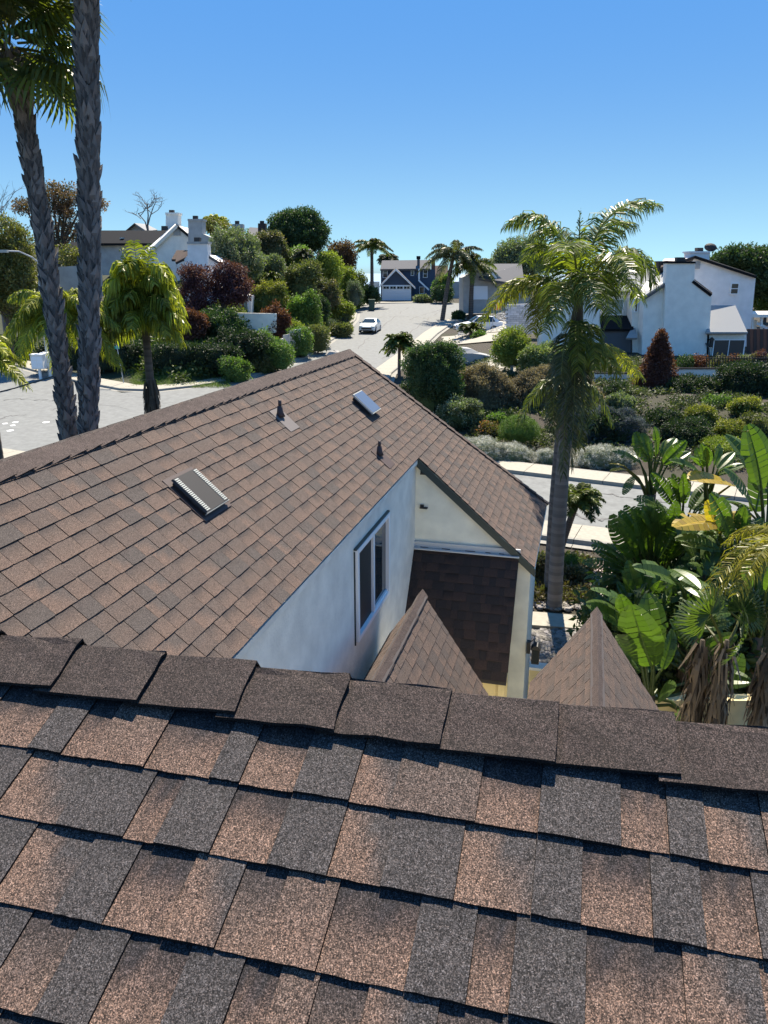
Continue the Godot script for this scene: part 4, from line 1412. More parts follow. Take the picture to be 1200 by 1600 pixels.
func porches() -> void:
	for k in [[660, 923, 10.0, "entry_gable", "small steep brown gable roof beside the slider window wall, left of the dark lean-to", 1.60, 0.82], [933, 951, 9.5, "entry_gable", "small steep brown gable roof between the pebble bed and the bird-of-paradise plants", 1.55, 1.30]]:
		var u := at(k[0], k[1], 1.0)
		var p := at(k[0], k[1], k[2] / (-u.z * cp - (u.y - 8.0) * sp))
		var o := thing(k[3], k[4], "roof", p, deg_to_rad(-14.5))
		var a := deg_to_rad(56)
		var c := cos(a)
		var s := sin(a)
		for sd in [1, -1]:
			var roof := Node3D.new()
			roof.name = "roof_slope"
			o.add_child(roof, true)
			var d: float = k[5] if sd > 0 else k[6]
			roof.transform = Transform3D(Basis(Vector3(0, 0, -sd), Vector3(sd * s, c, 0), Vector3(sd * c, -s, 0)), Vector3(0, -0.03, 0))
			var rows := []
			var z := 0.20
			while z <= d + 0.08:
				rows.append(z)
				z += 0.1425
			var lo := func(_d): return -4.2 if sd > 0 else 0.0
			var hi := func(_d): return 0.0 if sd > 0 else 4.2
			lay(roof, rows, 0.1425, 0.0056, lo, hi, 0.13, 0.26, M.shingle, {}, Vector2(-1.2 * sd, 0.8), 110, 0.42, 0.005, 0.0016, 2, 3, 0.003, [0, 1, 1, 5, 2, 4, 1, 3])
			var b := B.new()
			b.col = Color(0.05, 0.04, 0.04)
			b.box(Vector3(-2.1 * sd, -0.05, d / 2), Vector3(4.16, 0.07, d))
			part(roof, "deck", b.done(), M.plain)
		for i in 20:
			part(o, "ridge_cap", cap_mesh(a, a, 0.135, 0.25, 0.006, 500 + i + int(k[0]), 0.0014, 1.45), M.shingle, Transform3D(Basis(Vector3.UP, PI / 2 + rf(-0.02, 0.02)) * Basis(Vector3.BACK, 0.012), Vector3(0, 0.002, 0.21 + i * 0.2085)))
		var w := B.new()
		w.prism(PackedVector2Array([Vector2(-k[6] * c + 0.05, -k[6] * s - 0.02), Vector2(0, -0.14), Vector2(k[5] * c - 0.06, -k[5] * s - 0.02), Vector2(k[5] * c - 0.06, -p.y), Vector2(-k[6] * c + 0.05, -p.y)]), 4.1, 0.06)
		part(o, "wall", w.done(), M.cream)


func cobbles(called: String, label: String, cat: String, box: Array, n: int, s0: float, s1: float, tint: Color, y: float, most := 60) -> void:   # px quad
	var g := RandomNumberGenerator.new()
	g.seed = hash(called)
	var meshes := []
	for i in 5:
		var b := B.new()
		var rows := []
		for j in 5:
			var row := []
			for k in 7:
				var v := PI * (j / 4.0 - 0.5)
				var u := TAU * (k % 6) / 6.0
				row.append(Vector3(cos(u) * cos(v), sin(v) * 0.6, sin(u) * cos(v)) * (1.0 + 0.35 * N.get_noise_3d(u * 60 if k < 6 else 0.0, v * 60, i * 90)))
			rows.append(row)
		b.grid(rows)
		meshes.append(b.done())
	var mm := []
	var tt := []
	for i in n:
		var a: float = g.randf()
		var c: float = g.randf()
		var p := on(lerpf(lerpf(box[0][0], box[1][0], a), lerpf(box[3][0], box[2][0], a), c), lerpf(lerpf(box[0][1], box[1][1], a), lerpf(box[3][1], box[2][1], a), c), y)
		var s := g.randf_range(s0, s1)
		mm.append(Transform3D(Basis.from_euler(Vector3(0, g.randf() * 6, 0)).scaled(Vector3(s, s * 0.8, s * g.randf_range(0.7, 1.2))), Vector3(p.x, land(p.x, p.z) + s * 0.12, p.z)))
		var t := g.randf_range(0.45, 1.4)
		tt.append(Color(tint.r * t, tint.g * t, tint.b * t * g.randf_range(0.9, 1.08)))
	tag(scatter(self, called, meshes[0], M.stone, mm, tt), label, cat)


func yard() -> void:
	# path, paving, low walls round the near yard
	var d := sheet(self, "garden_path", M.concrete, [[4.9, -17.3], [5.9, -17.0], [6.9, -20.2], [6.1, -20.5]], 0.06, 0.12)
	d.set_meta("kind", "structure")
	for k in [[[826, 956], [924, 964], [922, 984], [822, 977]], [[826, 900], [850, 902], [850, 912], [826, 910]]]:
		var q := []
		for e in k:
			var w := on(e[0], e[1], 0.05)
			q.append([w.x, w.z])
		d = sheet(self, "stepping_slab", M.concrete, q, 0.07, 0.1)
		tag(d, "pale concrete stepping slab crossing the pebble bed at the palm foot" if k[0][1] > 950 else "small pale slab in the planting bed left of the palm", "slab")
	var pv := thing("brick_paving", "patch of pale red brick paving on the garden path by the pavement", "paving", on(938, 893, 0.07))
	var b0 := B.new()
	b0.col = Color(0.36, 0.30, 0.25)
	b0.box(Vector3(0, -0.05, 0), Vector3(1.35, 0.08, 1.2))
	part(pv, "bed", b0.done(), M.plain, Transform3D(Basis(Vector3.UP, 0.38), Vector3.ZERO))
	var bricks := []
	for i in 4:
		var b := B.new()
		var g := 0.8 + i * 0.13
		b.col = Color(0.52 * g, 0.40 * g, 0.35 * g)
		b.box(Vector3.ZERO, Vector3(0.20, 0.05, 0.095))
		bricks.append(b.done())
	for i in 6:
		for j in 11:
			part(pv, "brick", bricks[R.randi() % 4], M.stone, Transform3D(Basis(Vector3.UP, 0.38), Vector3.ZERO) * Transform3D(Basis(), Vector3(-0.53 + i * 0.212 + (0.05 if j % 2 else -0.05), 0.0, -0.53 + j * 0.106)))
	cobbles("pebbles", "grey and white pebbles in the bed at the foot of the tall palm", "pebbles", [[824, 985], [925, 985], [905, 1060], [818, 1060]], 1900, 0.04, 0.10, Color(0.20, 0.185, 0.17), 0.0)
	cobbles("river_rocks", "scattered river rocks in the brown bed by the tall palm", "rocks", [[830, 880], [918, 885], [918, 955], [828, 950]], 420, 0.05, 0.12, Color(0.26, 0.235, 0.21), 0.0)
	cobbles("gravel", "pale gravel and stones in the bed by the covered car", "gravel", [[722, 520], [800, 512], [800, 540], [700, 545]], 1500, 0.06, 0.16, Color(0.42, 0.40, 0.36), 1.2)
	var pl := []
	var ti := []
	var g := RandomNumberGenerator.new()
	g.seed = 9
	for i in 900:
		var p := on(g.randf_range(828, 925), g.randf_range(872, 940), 0.05)
		var s := g.randf_range(0.12, 0.3)
		pl.append(Transform3D(Basis.from_euler(Vector3(g.randf() * 6, g.randf() * 6, g.randf() * 6)).scaled(Vector3(s, s, s)), p))
		ti.append(Color(0.10, 0.07, 0.04).lerp(Color(0.13, 0.15, 0.04), g.randf() * g.randf()))
	tag(scatter(self, "leaf_litter", T.broad, M.leaf, pl, ti), "brown leaf litter in the planting bed round the tall palm", "leaf litter")
	var wb := B.new()
	var w0 := at(806, 1046, 13.2)
	wb.box(Vector3(w0.x + 0.45, w0.y / 2, -13.25), Vector3(1.15, w0.y, 0.16), Basis(Vector3.UP, -0.25))
	var lw := thing("yard_wall", "low pale yellow stucco wall with a light cap beside the pebble bed", "wall")
	part(lw, "wall", wb.done(), M.yellow_wall)
	wb = B.new()
	wb.box(Vector3(w0.x + 0.45, w0.y + 0.03, -13.25), Vector3(1.25, 0.06, 0.24), Basis(Vector3.UP, -0.25))
	part(lw, "coping", wb.done(), M.stucco)
	var w1 := at(1040, 1100, 10.6)
	wb = B.new()
	wb.box(Vector3(w1.x + 3.0, w1.y / 2, -10.7), Vector3(6.4, w1.y, 0.16))
	lw = thing("yard_wall", "yellow stucco boundary wall behind the shaggy palm stumps", "wall")
	part(lw, "wall", wb.done(), M.yellow_wall)
	wb = B.new()
	wb.box(Vector3(w1.x + 3.0, w1.y + 0.03, -10.7), Vector3(6.5, 0.06, 0.2))
	part(lw, "coping", wb.done(), M.yellow_wall)


func cap_box(o: Node3D, x0: float, y0: float, x1: float, y1: float, f: float, m: Material, thick: float, called := "chimney_cap") -> void:
	poly_slab(o, called, m, [[x0, y0], [x1, y0], [x1, y1], [x0, y1]], f, thick)


func left_houses() -> void:
	var o := thing("hill_house", "white house on the left hill with a louvred gable vent and two tall chimneys", "house")
	poly_slab(o, "gable_wall", M.white_wall, [[275, 352], [316, 388], [316, 440], [222, 440], [222, 404]], 84, 6)
	plate(o, "roof", M.roof_dark, [[275, 350.5, 83.7], [297, 369, 83.7], [297, 362, 92], [276, 349, 92]], 0.2)
	plate(o, "roof_verge", M.white_wall, [[275, 351, 83.6], [220, 404, 83.6], [217, 400, 85], [274, 349.5, 85]], 0.3)
	poly_slab(o, "chimney", M.white_wall, [[259, 333], [278, 333], [278, 372], [259, 372]], 86, 1.4)
	cap_box(o, 258, 332, 279, 335, 85.9, M.white_wall, 1.6)
	cap_box(o, 264, 328, 271, 332, 86.4, M.vent_metal, 0.5, "flue")
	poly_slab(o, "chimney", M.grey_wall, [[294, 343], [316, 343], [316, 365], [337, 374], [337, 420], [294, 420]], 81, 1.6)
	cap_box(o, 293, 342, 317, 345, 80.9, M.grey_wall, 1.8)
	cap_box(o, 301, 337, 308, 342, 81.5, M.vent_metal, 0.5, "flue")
	poly_slab(o, "vent_box", M.black, [[252, 353], [260, 353], [260, 360], [252, 360]], 85, 0.6)
	window(o, 270.5, 358, 282, 368, 83.95, 2, 3, "louvre", "grey_wall", "grey_wall")
	window(o, 327, 383, 337, 402, 80.95, 1, 1)
	plate(o, "lower_roof", M.roof_brown, [[268, 405, 76], [296, 405, 76], [294, 391, 80], [276, 391, 80]], 0.2)
	o = thing("long_roof_house", "house with a long dark shingle roof seen between the palm trunks and the white gable", "house")
	plate(o, "roof", M.roof_dark, [[150, 380, 88], [252, 380, 88], [264, 360, 93], [150, 360, 93]], 0.25)
	poly_slab(o, "wall", M.grey_wall, [[148, 380], [250, 380], [250, 430], [148, 430]], 88.6, 5)
	cap_box(o, 187, 371, 193, 373, 89.3, M.louvre, 0.4, "skylight")
	o = thing("ridge_house", "small gabled house behind the long dark roof, beside the bare tree", "house")
	poly_slab(o, "gable_wall", M.grey_wall, [[210, 350], [225, 362], [225, 372], [196, 372], [196, 362]], 108, 6)
	plate(o, "roof", M.roof_pale, [[210, 348.5, 107.6], [229, 361, 107.6], [246, 359, 116], [229, 350, 116]], 0.2)
	plate(o, "verge", M.roof_brown, [[210, 348.5, 107.5], [194, 362, 107.5], [196, 361, 109], [211, 348.5, 109]], 0.25)
	o = thing("shaded_house", "blue-white stucco house below the hill house, with a broad chimney behind the plum trees", "house")
	poly_slab(o, "wall", M.lilac_wall, [[324, 398], [344, 411], [344, 520], [288, 520], [288, 405], [293, 399]], 72, 6)
	poly_slab(o, "chimney", M.lilac_wall, [[293, 379], [324, 379], [326, 470], [293, 470]], 71.4, 1.3)
	cap_box(o, 292, 377.5, 325, 381, 71.3, M.grey_wall, 1.5)
	cap_box(o, 303, 371, 312, 378, 71.8, M.black, 0.6, "flue")
	plate(o, "roof", M.roof_grey, [[323, 397, 71.9], [345, 411, 71.9], [350, 408, 78], [330, 395, 78]], 0.2)
	plate(o, "roof", M.roof_brown, [[274, 410, 72], [294, 400, 72], [294, 392, 78], [276, 396, 78]], 0.2)
	o = thing("sun_room", "white glazed sun room at the right end of the white garden wall", "sun room")
	poly_slab(o, "wall", M.white_wall, [[346, 462], [392, 462], [392, 520], [346, 520]], 70.5, 3)
	plate(o, "roof", M.white_wall, [[345, 462, 70.2], [393, 462, 70.2], [392, 458, 73.6], [346, 458, 73.6]], 0.15)
	window(o, 358, 465, 389, 496, 70.45, 2, 1, "window", "white_paint", "pale_glass")
	o = thing("garden_wall", "white rendered garden wall in front of the sun room", "wall")
	poly_slab(o, "wall", M.white_wall, [[322, 488], [432, 490], [432, 520], [322, 522]], 67, 0.2)
	o = thing("stepped_wall", "low white wall stepping down the bank beside the clipped hedges", "wall")
	var i := 0
	for k in [[452, 517, 470, 545], [442, 524, 452, 550], [432, 531, 442, 556], [421, 538, 432, 562], [411, 545, 421, 568]]:
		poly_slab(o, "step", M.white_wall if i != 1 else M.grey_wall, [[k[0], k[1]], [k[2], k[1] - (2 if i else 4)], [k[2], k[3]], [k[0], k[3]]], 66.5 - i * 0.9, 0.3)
		i += 1
	o = thing("shake_house", "house with a grey shingled gable wall seen between the two fan palm trunks", "house")
	poly_slab(o, "wall", M.grey_wall, [[90, 417], [126, 415], [128, 465], [88, 465]], 66, 5)
	plate(o, "roof", M.roof_dark, [[84, 410, 80], [128, 410, 80], [128, 378, 86], [112, 378, 86]], 0.2)
	o = thing("far_chimney_house", "pale house with a square capped chimney behind the olive tree", "house")
	poly_slab(o, "chimney", M.grey_wall, [[363, 350], [379, 350], [379, 380], [363, 380]], 96, 1.3)
	cap_box(o, 367, 345, 373, 350, 96.4, M.vent_metal, 0.5, "flue")
	poly_slab(o, "wall", M.white_wall, [[350, 372], [392, 372], [392, 400], [350, 400]], 97.5, 4)
	o = thing("brown_chimney_house", "dull roof with a tall brown chimney left of the round dark tree", "house")
	poly_slab(o, "chimney", M.roof_brown, [[403, 349], [415, 349], [415, 372], [403, 372]], 112, 1.3)
	cap_box(o, 406, 345, 412, 349, 112.3, M.roof_brown, 0.5, "flue")
	plate(o, "roof", M.roof_grey, [[384, 369, 110], [428, 369, 110], [420, 357, 116], [390, 355, 116]], 0.2)
	poly_slab(o, "wall", M.grey_wall, [[386, 369], [426, 369], [426, 392], [386, 392]], 111, 4)
	o = thing("slope_house", "pale house with a brown roof half hidden by the rust-coloured tree", "house")
	plate(o, "roof", M.roof_brown, [[494, 402, 126], [522, 406, 126], [520, 393, 132], [498, 392, 132]], 0.2)
	poly_slab(o, "wall", M.grey_wall, [[496, 403], [520, 406], [520, 425], [496, 425]], 127, 4)


func blue_house() -> void:
	var o := thing("blue_house", "dark blue two-storey house with a white garage door at the head of the street", "house")
	poly_slab(o, "wall", M.navy, [[595, 421], [680, 421], [680, 474], [595, 474]], 137, 7)
	plate(o, "roof", M.roof_grey, [[594, 420.5, 136.5], [673, 419.5, 136.5], [671, 406, 141], [597, 407, 141]], 0.3)
	poly_slab(o, "garage_wall", M.navy, [[619, 421.5], [643, 446], [643, 474], [596, 474], [596, 446]], 133, 3.6)
	plate(o, "garage_roof", M.roof_grey, [[618.5, 420, 132.6], [594, 446, 132.6], [594, 444, 137], [618.5, 417, 137]], 0.15)
	plate(o, "garage_roof", M.roof_grey, [[618.5, 420, 132.6], [648.5, 449, 132.6], [648.5, 447, 137], [618.5, 417, 137]], 0.15)
	for s in [[[618.5, 420], [592.5, 447.5], [592.5, 450], [618.5, 423]], [[618.5, 420], [649, 449.5], [649, 452], [618.5, 423]]]:
		poly_slab(o, "barge_board", M.white_paint, s, 132.5, 0.1)
	for r in 4:
		for c in 4:
			var x0 := 598.0 + c * 10.75
			var y0 := 446.5 + r * 5.75
			if r == 0:
				window(o, x0 + 0.4, y0 + 0.4, x0 + 10.3, y0 + 5.5, 132.9, 2, 1, "door_light")
			else:
				poly_slab(o, "garage_panel", M.garage, [[x0 + 0.12, y0 + 0.12], [x0 + 10.63, y0 + 0.12], [x0 + 10.63, y0 + 5.65], [x0 + 0.12, y0 + 5.65]], 132.88, 0.1)
	poly_slab(o, "garage_frame", M.white_paint, [[596.7, 445.4], [642.3, 445.4], [642.3, 470], [596.7, 470]], 132.97, 0.03)
	window(o, 598, 419, 605.5, 434, 136.95, 1, 2)
	window(o, 642, 422, 647, 431, 136.95, 1, 1)
	window(o, 661, 422, 668, 434, 136.95, 1, 2)
	window(o, 655, 448, 663, 459, 136.9, 1, 1)
	for k in [[[653.5, 420], [656, 420], [656, 437], [653.5, 437]], [[654, 436], [671, 452], [669.5, 454], [653.5, 439]]]:
		poly_slab(o, "barge_board", M.white_paint, k, 136.3, 0.1)
	poly_slab(o, "chimney", M.roof_grey, [[652, 405], [656, 405], [656, 421], [652, 421]], 138, 0.6)
	cap_box(o, 651, 400, 657, 405, 137.9, M.roof_dark, 0.8)
	for k in [620, 655]:
		plate(o, "skylight", M.white_paint, [[k - 1, 417, 137.6], [k + 6, 417, 137.6], [k + 6, 413.5, 138.8], [k, 413.5, 138.8]], 0.15)
	o = thing("side_gate", "white low gate wall left of the dark blue house", "wall")
	poly_slab(o, "wall", M.white_wall, [[577, 440], [593, 440], [593, 462], [577, 462]], 134, 0.3)
	o = thing("brick_chimney_house", "grey-roofed house with a brick chimney hidden behind the twin palms", "house")
	plate(o, "roof", M.roof_brown, [[672, 440, 140], [700, 440, 140], [700, 415, 148], [676, 415, 148]], 0.3)
	poly_slab(o, "wall", M.grey_wall, [[674, 440], [718, 440], [718, 470], [674, 470]], 141, 5)
	poly_slab(o, "chimney", M.pots, [[674, 404], [680, 404], [680, 425], [674, 425]], 143, 0.8)
	o = thing("far_right_house", "grey house with a white garage door right of the twin palms", "house")
	plate(o, "roof", M.roof_grey, [[748, 434, 100], [820, 445, 100], [815, 412, 108], [760, 412, 108]], 0.3)
	poly_slab(o, "wall", M.grey_wall, [[724, 434], [762, 416], [790, 440], [830, 446], [830, 490], [724, 490]], 101, 6)
	poly_slab(o, "barge_board", M.white_wall, [[762, 415], [777, 434], [775, 437], [760, 418]], 100.7, 0.2)
	poly_slab(o, "garage_door", M.garage, [[734, 447], [762, 447], [762, 468], [734, 468]], 100.9, 0.1)
	plate(o, "skylight", M.white_paint, [[783, 421, 104.6], [789, 421, 104.6], [789, 419, 105.4], [784, 419, 105.4]], 0.25)


func right_houses() -> void:
	var f := 58.0
	var o := thing("chimney_house", "white house with a massive plain chimney wall and a glazed lean-to", "house")
	poly_slab(o, "chimney", M.white_wall, [[1042, 411], [1086, 409], [1085, 438], [1112, 459], [1105, 580], [1034, 580]], f, 0.7)
	cap_box(o, 1041, 408.5, 1087, 411.5, f - 0.1, M.roof_dark, 1.0)
	poly_slab(o, "flue", M.black, [[1058, 402], [1071, 402], [1071, 409], [1058, 409]], f + 0.2, 0.5)
	poly_slab(o, "gable_wall", M.white_wall, [[1006, 466], [1040, 441], [1040, 580], [1002, 580]], f + 0.5, 6)
	plate(o, "roof", M.roof_pale, [[1005, 463, f + 0.3], [1041, 440, f + 0.3], [1041, 420, f + 8], [1016, 432, f + 8]], 0.25)
	plate(o, "verge_board", M.roof_grey, [[1004, 466, f + 0.2], [1041, 442, f + 0.2], [1041, 440, f + 0.5], [1004, 464, f + 0.5]], 0.2)
	plate(o, "verge_board", M.roof_dark, [[1084, 438, f - 0.1], [1113, 460, f - 0.1], [1113, 457, f + 1.0], [1084, 435, f + 1.0]], 0.2)
	plate(o, "roof", M.roof_pale, [[940, 456, f + 2.6], [992, 456, f + 2.6], [1040, 415, f + 9], [950, 415, f + 9]], 0.25)
	poly_slab(o, "facade_wall", M.white_wall, [[936, 456], [990, 456], [990, 550], [936, 550]], f + 3.0, 4)
	poly_slab(o, "return_wall", M.white_wall, [[988, 466], [1007, 466], [1004, 575], [986, 575]], f + 1.6, 1.2)
	window(o, 992.5, 466, 996, 488, f + 1.55, 1, 1)
	window(o, 1000, 466, 1003.5, 490, f + 1.55, 1, 1)
	poly_slab(o, "eave_board", M.roof_grey, [[944, 455], [993, 455], [993, 457.5], [944, 457.5]], f + 2.6, 0.1)
	window(o, 947, 467, 973, 492, f + 2.95, 2, 1, "window", "white_paint", "pale_glass")
	plate(o, "porch_roof", M.roof_dark, [[935, 514, f + 1.3], [990, 514, f + 1.3], [989, 493, f + 2.9], [936, 493, f + 2.9]], 0.2)
	poly_slab(o, "porch_wall", M.roof_grey, [[936, 517], [988, 517], [988, 560], [936, 560]], f + 1.6, 0.4)
	plate(o, "porch_roof", M.roof_pale, [[978, 528, f + 0.6], [996, 528, f + 0.6], [993, 512, f + 1.5], [986, 514, f + 1.5]], 0.15)
	poly_slab(o, "wing_wall", M.white_wall, [[846, 470], [938, 450], [938, 560], [846, 560]], f + 1.0, 1.6)
	# lean-to with the sliding door
	plate(o, "lean_to_roof", M.roof_pale, [[1104, 519, f - 0.4], [1168, 519, f - 0.4], [1149, 477, f + 2.8], [1108, 477, f + 2.8]], 0.2)
	poly_slab(o, "lean_to_wall", M.stucco, [[1105, 520], [1166, 520], [1160, 580], [1103, 580]], f, 2.8)
	poly_slab(o, "eave_board", M.grey_wall, [[1103, 518.5], [1168.5, 518.5], [1168.5, 521], [1103, 521]], f - 0.5, 0.1)
	window(o, 1115, 530, 1159, 572, f - 0.06, 2, 1, "sliding_door", "white_paint", "dim_glass")
	var c := B.new()
	c.col = Color(0.2, 0.2, 0.2)
	c.tube([at(1103, 536, f - 0.1), at(1108, 545, f - 0.1), at(1109, 568, f - 0.1)], [0.05, 0.05, 0.05], 6)
	part(o, "downpipe", c.done(), M.steel)
	var v := thing("wall_lamp", "black lamp on the glazed lean-to wall left of its sliding door", "lamp", at(1111, 540, f - 0.2))
	c = B.new()
	c.box(Vector3(0, 0.15, 0), Vector3(0.2, 0.5, 0.2))
	part(v, "lantern", c.done(), M.black)
	c = B.new()
	c.prism(PackedVector2Array([Vector2(-0.18, 0.4), Vector2(0.18, 0.4), Vector2(0, 0.6)]), 0.15, -0.15)
	part(v, "cap", c.done(), M.black)
	o = thing("tall_house", "tall lilac-white gabled house behind the massive chimney wall", "house")
	var g := f + 5
	poly_slab(o, "gable_wall", M.lilac_wall, [[1087, 402], [1181, 432], [1170, 545], [1080, 560], [1080, 410]], g, 7)
	plate(o, "roof", M.roof_dark, [[1086, 399.5, g - 0.3], [1183, 431, g - 0.3], [1176, 428, g + 6], [1092, 400, g + 6]], 0.2)
	plate(o, "roof", M.roof_brown, [[1032, 418, g - 0.2], [1086, 399.5, g - 0.2], [1090, 399, g + 6], [1036, 408, g + 6]], 0.2)
	window(o, 1142, 442, 1153, 460, g - 0.05, 1, 2)
	window(o, 1087, 409, 1093, 420, g - 0.05, 1, 4, "gable_vent", "grey_wall", "grey_wall")
	poly_slab(o, "chimney", M.pots if false else M.lilac_wall, [[1079, 394], [1109, 394], [1108, 412], [1079, 412]], g + 1.5, 1.4)
	cap_box(o, 1078, 392.5, 1110, 395, g + 1.4, M.lilac_wall, 1.6)
	cap_box(o, 1090, 387, 1099, 392.5, g + 1.8, M.vent_metal, 0.6, "flue")
	poly_slab(o, "rear_wall", M.roof_brown, [[1029, 408], [1044, 408], [1044, 430], [1029, 430]], g + 2, 1)
	v = thing("satellite_dish", "dark satellite dish on a mast beside the top of the lilac chimney", "satellite dish", at(1108, 396, g + 2.0))
	c = B.new()
	c.tube([Vector3(0, -0.6, 0), Vector3(0.05, 0.35, 0)], [0.03, 0.03], 6)
	part(v, "mast", c.done(), M.steel)
	c = B.new()
	var rows := []
	for i in 4:
		var row := []
		for j in 15:
			var a := TAU * (j % 14) / 14.0
			row.append(Vector3(0.08, 0.55, 0.1) + Basis(Vector3(1, 0, 0), -0.5) * Vector3(cos(a) * i * 0.17, sin(a) * i * 0.125, -i * i * 0.02))
		rows.append(row)
	c.grid(rows)
	part(v, "dish", c.done(), M.vent_metal)
	# garden wall in four visible lengths, painted brick wall, fence, pergola
	o = thing("white_garden_wall", "long white garden wall above the planted bank, with a dark coping", "wall")
	for k in [[862, 596, 900, 618], [930, 584, 990, 606], [1048, 577, 1132, 598]]:
		poly_slab(o, "wall", M.white_wall, [[k[0], k[1]], [k[2], k[1]], [k[2], k[3] + 14], [k[0], k[3] + 14]], 47, 0.25)
		poly_slab(o, "coping", M.roof_dark, [[k[0], k[1] - 1.6], [k[2], k[1] - 1.6], [k[2], k[1] - 0.2], [k[0], k[1] - 0.2]], 46.95, 0.35)
	o = thing("painted_brick_wall", "white painted brick wall left of the tall palm trunk, behind the white car", "wall")
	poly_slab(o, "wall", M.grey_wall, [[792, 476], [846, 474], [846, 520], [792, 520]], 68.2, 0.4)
	var bm := []
	for i in 3:
		var bb := B.new()
		var gg := 0.62 + i * 0.09
		bb.col = Color(gg, gg, gg * 1.03)
		bb.box(Vector3.ZERO, Vector3(0.47, 0.15, 0.08))
		bm.append(bb.done())
	var a0 := at(792, 476, 68.15)
	for i in 7:
		for j in 14:
			part(o, "brick", bm[R.randi() % 3], M.stone, Transform3D(Basis(), a0 + Vector3(0.26 + i * 0.5 - (0.25 if j % 2 else 0.0) + 0.1, -0.09 - j * 0.175, 0.02 + R.randf() * 0.02)))
	o = thing("brown_fence", "dark reddish-brown board fence right of the glazed lean-to", "fence")
	for i in 9:
		poly_slab(o, "board", M.pots if i % 2 else M.rust_metal, [[1167 + i * 5.2, 514], [1171.9 + i * 5.2, 514], [1171.9 + i * 5.2, 552], [1167 + i * 5.2, 552]], f + 1.5 + (i % 2) * 0.02, 0.05)
	o = thing("white_pergola", "white garden pergola above the brown fence at the right edge", "pergola")
	plate(o, "roof", M.white_wall, [[1172, 491, f + 6], [1230, 491, f + 6], [1230, 486, f + 9], [1174, 486, f + 9]], 0.25)
	for k in [1175, 1189, 1203]:
		poly_slab(o, "post", M.white_wall, [[k, 492], [k + 3, 492], [k + 3, 525], [k, 525]], f + 6.3, 0.2)
	poly_slab(o, "wall", M.white_wall, [[1174, 500], [1183, 500], [1182, 525], [1173, 525]], f + 8, 0.2)
	plate(o, "bench", M.white_paint, [[1183, 505, f + 6.2], [1200, 514, f + 6.2], [1200, 511, f + 6.8], [1184, 502, f + 6.8]], 0.1)
	o = thing("terrace_fence", "low dark picket fence along the terrace of the glazed lean-to", "fence")
	for i in 26:
		poly_slab(o, "picket", M.black, [[1104 + i * 4.2, 556], [1105 + i * 4.2, 556], [1105 + i * 4.2, 580], [1104 + i * 4.2, 580]], 49.5, 0.04)
	poly_slab(o, "rail", M.black, [[1103, 559], [1212, 559], [1212, 560.2], [1103, 560.2]], 49.45, 0.04)
	var names := ["small dark potted plant at the left end of the terrace", "red-leaved potted plant left of the sliding door", "wide dark potted plant in front of the sliding door", "red-flowered pot plant beside the door post", "grey-headed pot plant right of the door post", "round dark pot plant on the terrace corner", "tallest dark pot plant in front of the brown fence", "pale-headed pot plant at the right edge of the terrace"]
	var xs := [1070, 1092, 1124, 1146, 1160, 1174, 1186, 1198]
	var st := ["dark", "rust", "bronze", "rust", "sage", "bronze", "plum", "pale"]
	for i in 8:
		var p := at(xs[i], 574, 50.5)
		v = thing("pot_plant", names[i], "pot plant", p)
		c = B.new()
		c.tube([Vector3(0, -0.45, 0), Vector3(0, 0, 0)], [0.2, 0.28], 10)
		part(v, "pot", c.done(), M.pots)
		var pl := []
		var ti := []
		foliage(Vector3(0, 0.32, 0), Vector3(0.42, 0.4 + (0.25 if i == 6 else 0.0), 0.4), "loose", st[i], 0.24, 2.4, 900 + i, -0.1, pl, ti)
		scatter(v, "foliage", T.broad, M.leaf, pl, ti)
	# drive and low walls on the cross street's right side
	for k in [[[732, 562], [800, 556], [808, 586], [742, 590]], [[690, 527], [806, 518], [812, 530], [692, 541]], [[752, 506], [806, 500], [806, 516], [760, 521]]]:
		var dr := B.new()
		var rw := []
		for r in 9:
			var row := []
			for q in 13:
				var pa := Vector2(k[0][0], k[0][1]).lerp(Vector2(k[1][0], k[1][1]), q / 12.0)
				var pb := Vector2(k[3][0], k[3][1]).lerp(Vector2(k[2][0], k[2][1]), q / 12.0)
				var pc := pa.lerp(pb, r / 8.0)
				row.append(hit(pc.x, pc.y) + Vector3(0, 0.06, 0))
			rw.append(row)
		dr.grid(rw)
		struct("driveway", dr.done(), M.concrete)
	o = thing("drive_wall", "low grey wall across the drive behind the mounded hedge", "wall")
	poly_slab(o, "wall", M.grey_wall, [[744, 583], [800, 583], [800, 600], [744, 600]], 50, 0.2)
	for k in [[766, 579, "dark gate post on the low drive wall, left one"], [799, 572, "pale gate post at the right end of the low drive wall"]]:
		v = thing("gate_post", k[2], "post", at(k[0], k[1] + 18, 49.8))
		c = B.new()
		c.box(Vector3(0, 0.3, 0), Vector3(0.18, 0.9, 0.18))
		part(v, "post", c.done(), M.vent_metal if k[0] < 780 else M.louvre)
		c = B.new()
		c.box(Vector3(0, 0.78, 0), Vector3(0.26, 0.06, 0.26))
		part(v, "cap", c.done(), M.louvre)
	o = thing("bed_wall", "grey retaining wall of the gravel bed, right of the covered car", "wall")
	poly_slab(o, "wall", M.grey_wall, [[752, 549], [806, 545], [806, 556], [752, 560]], 66, 0.25)


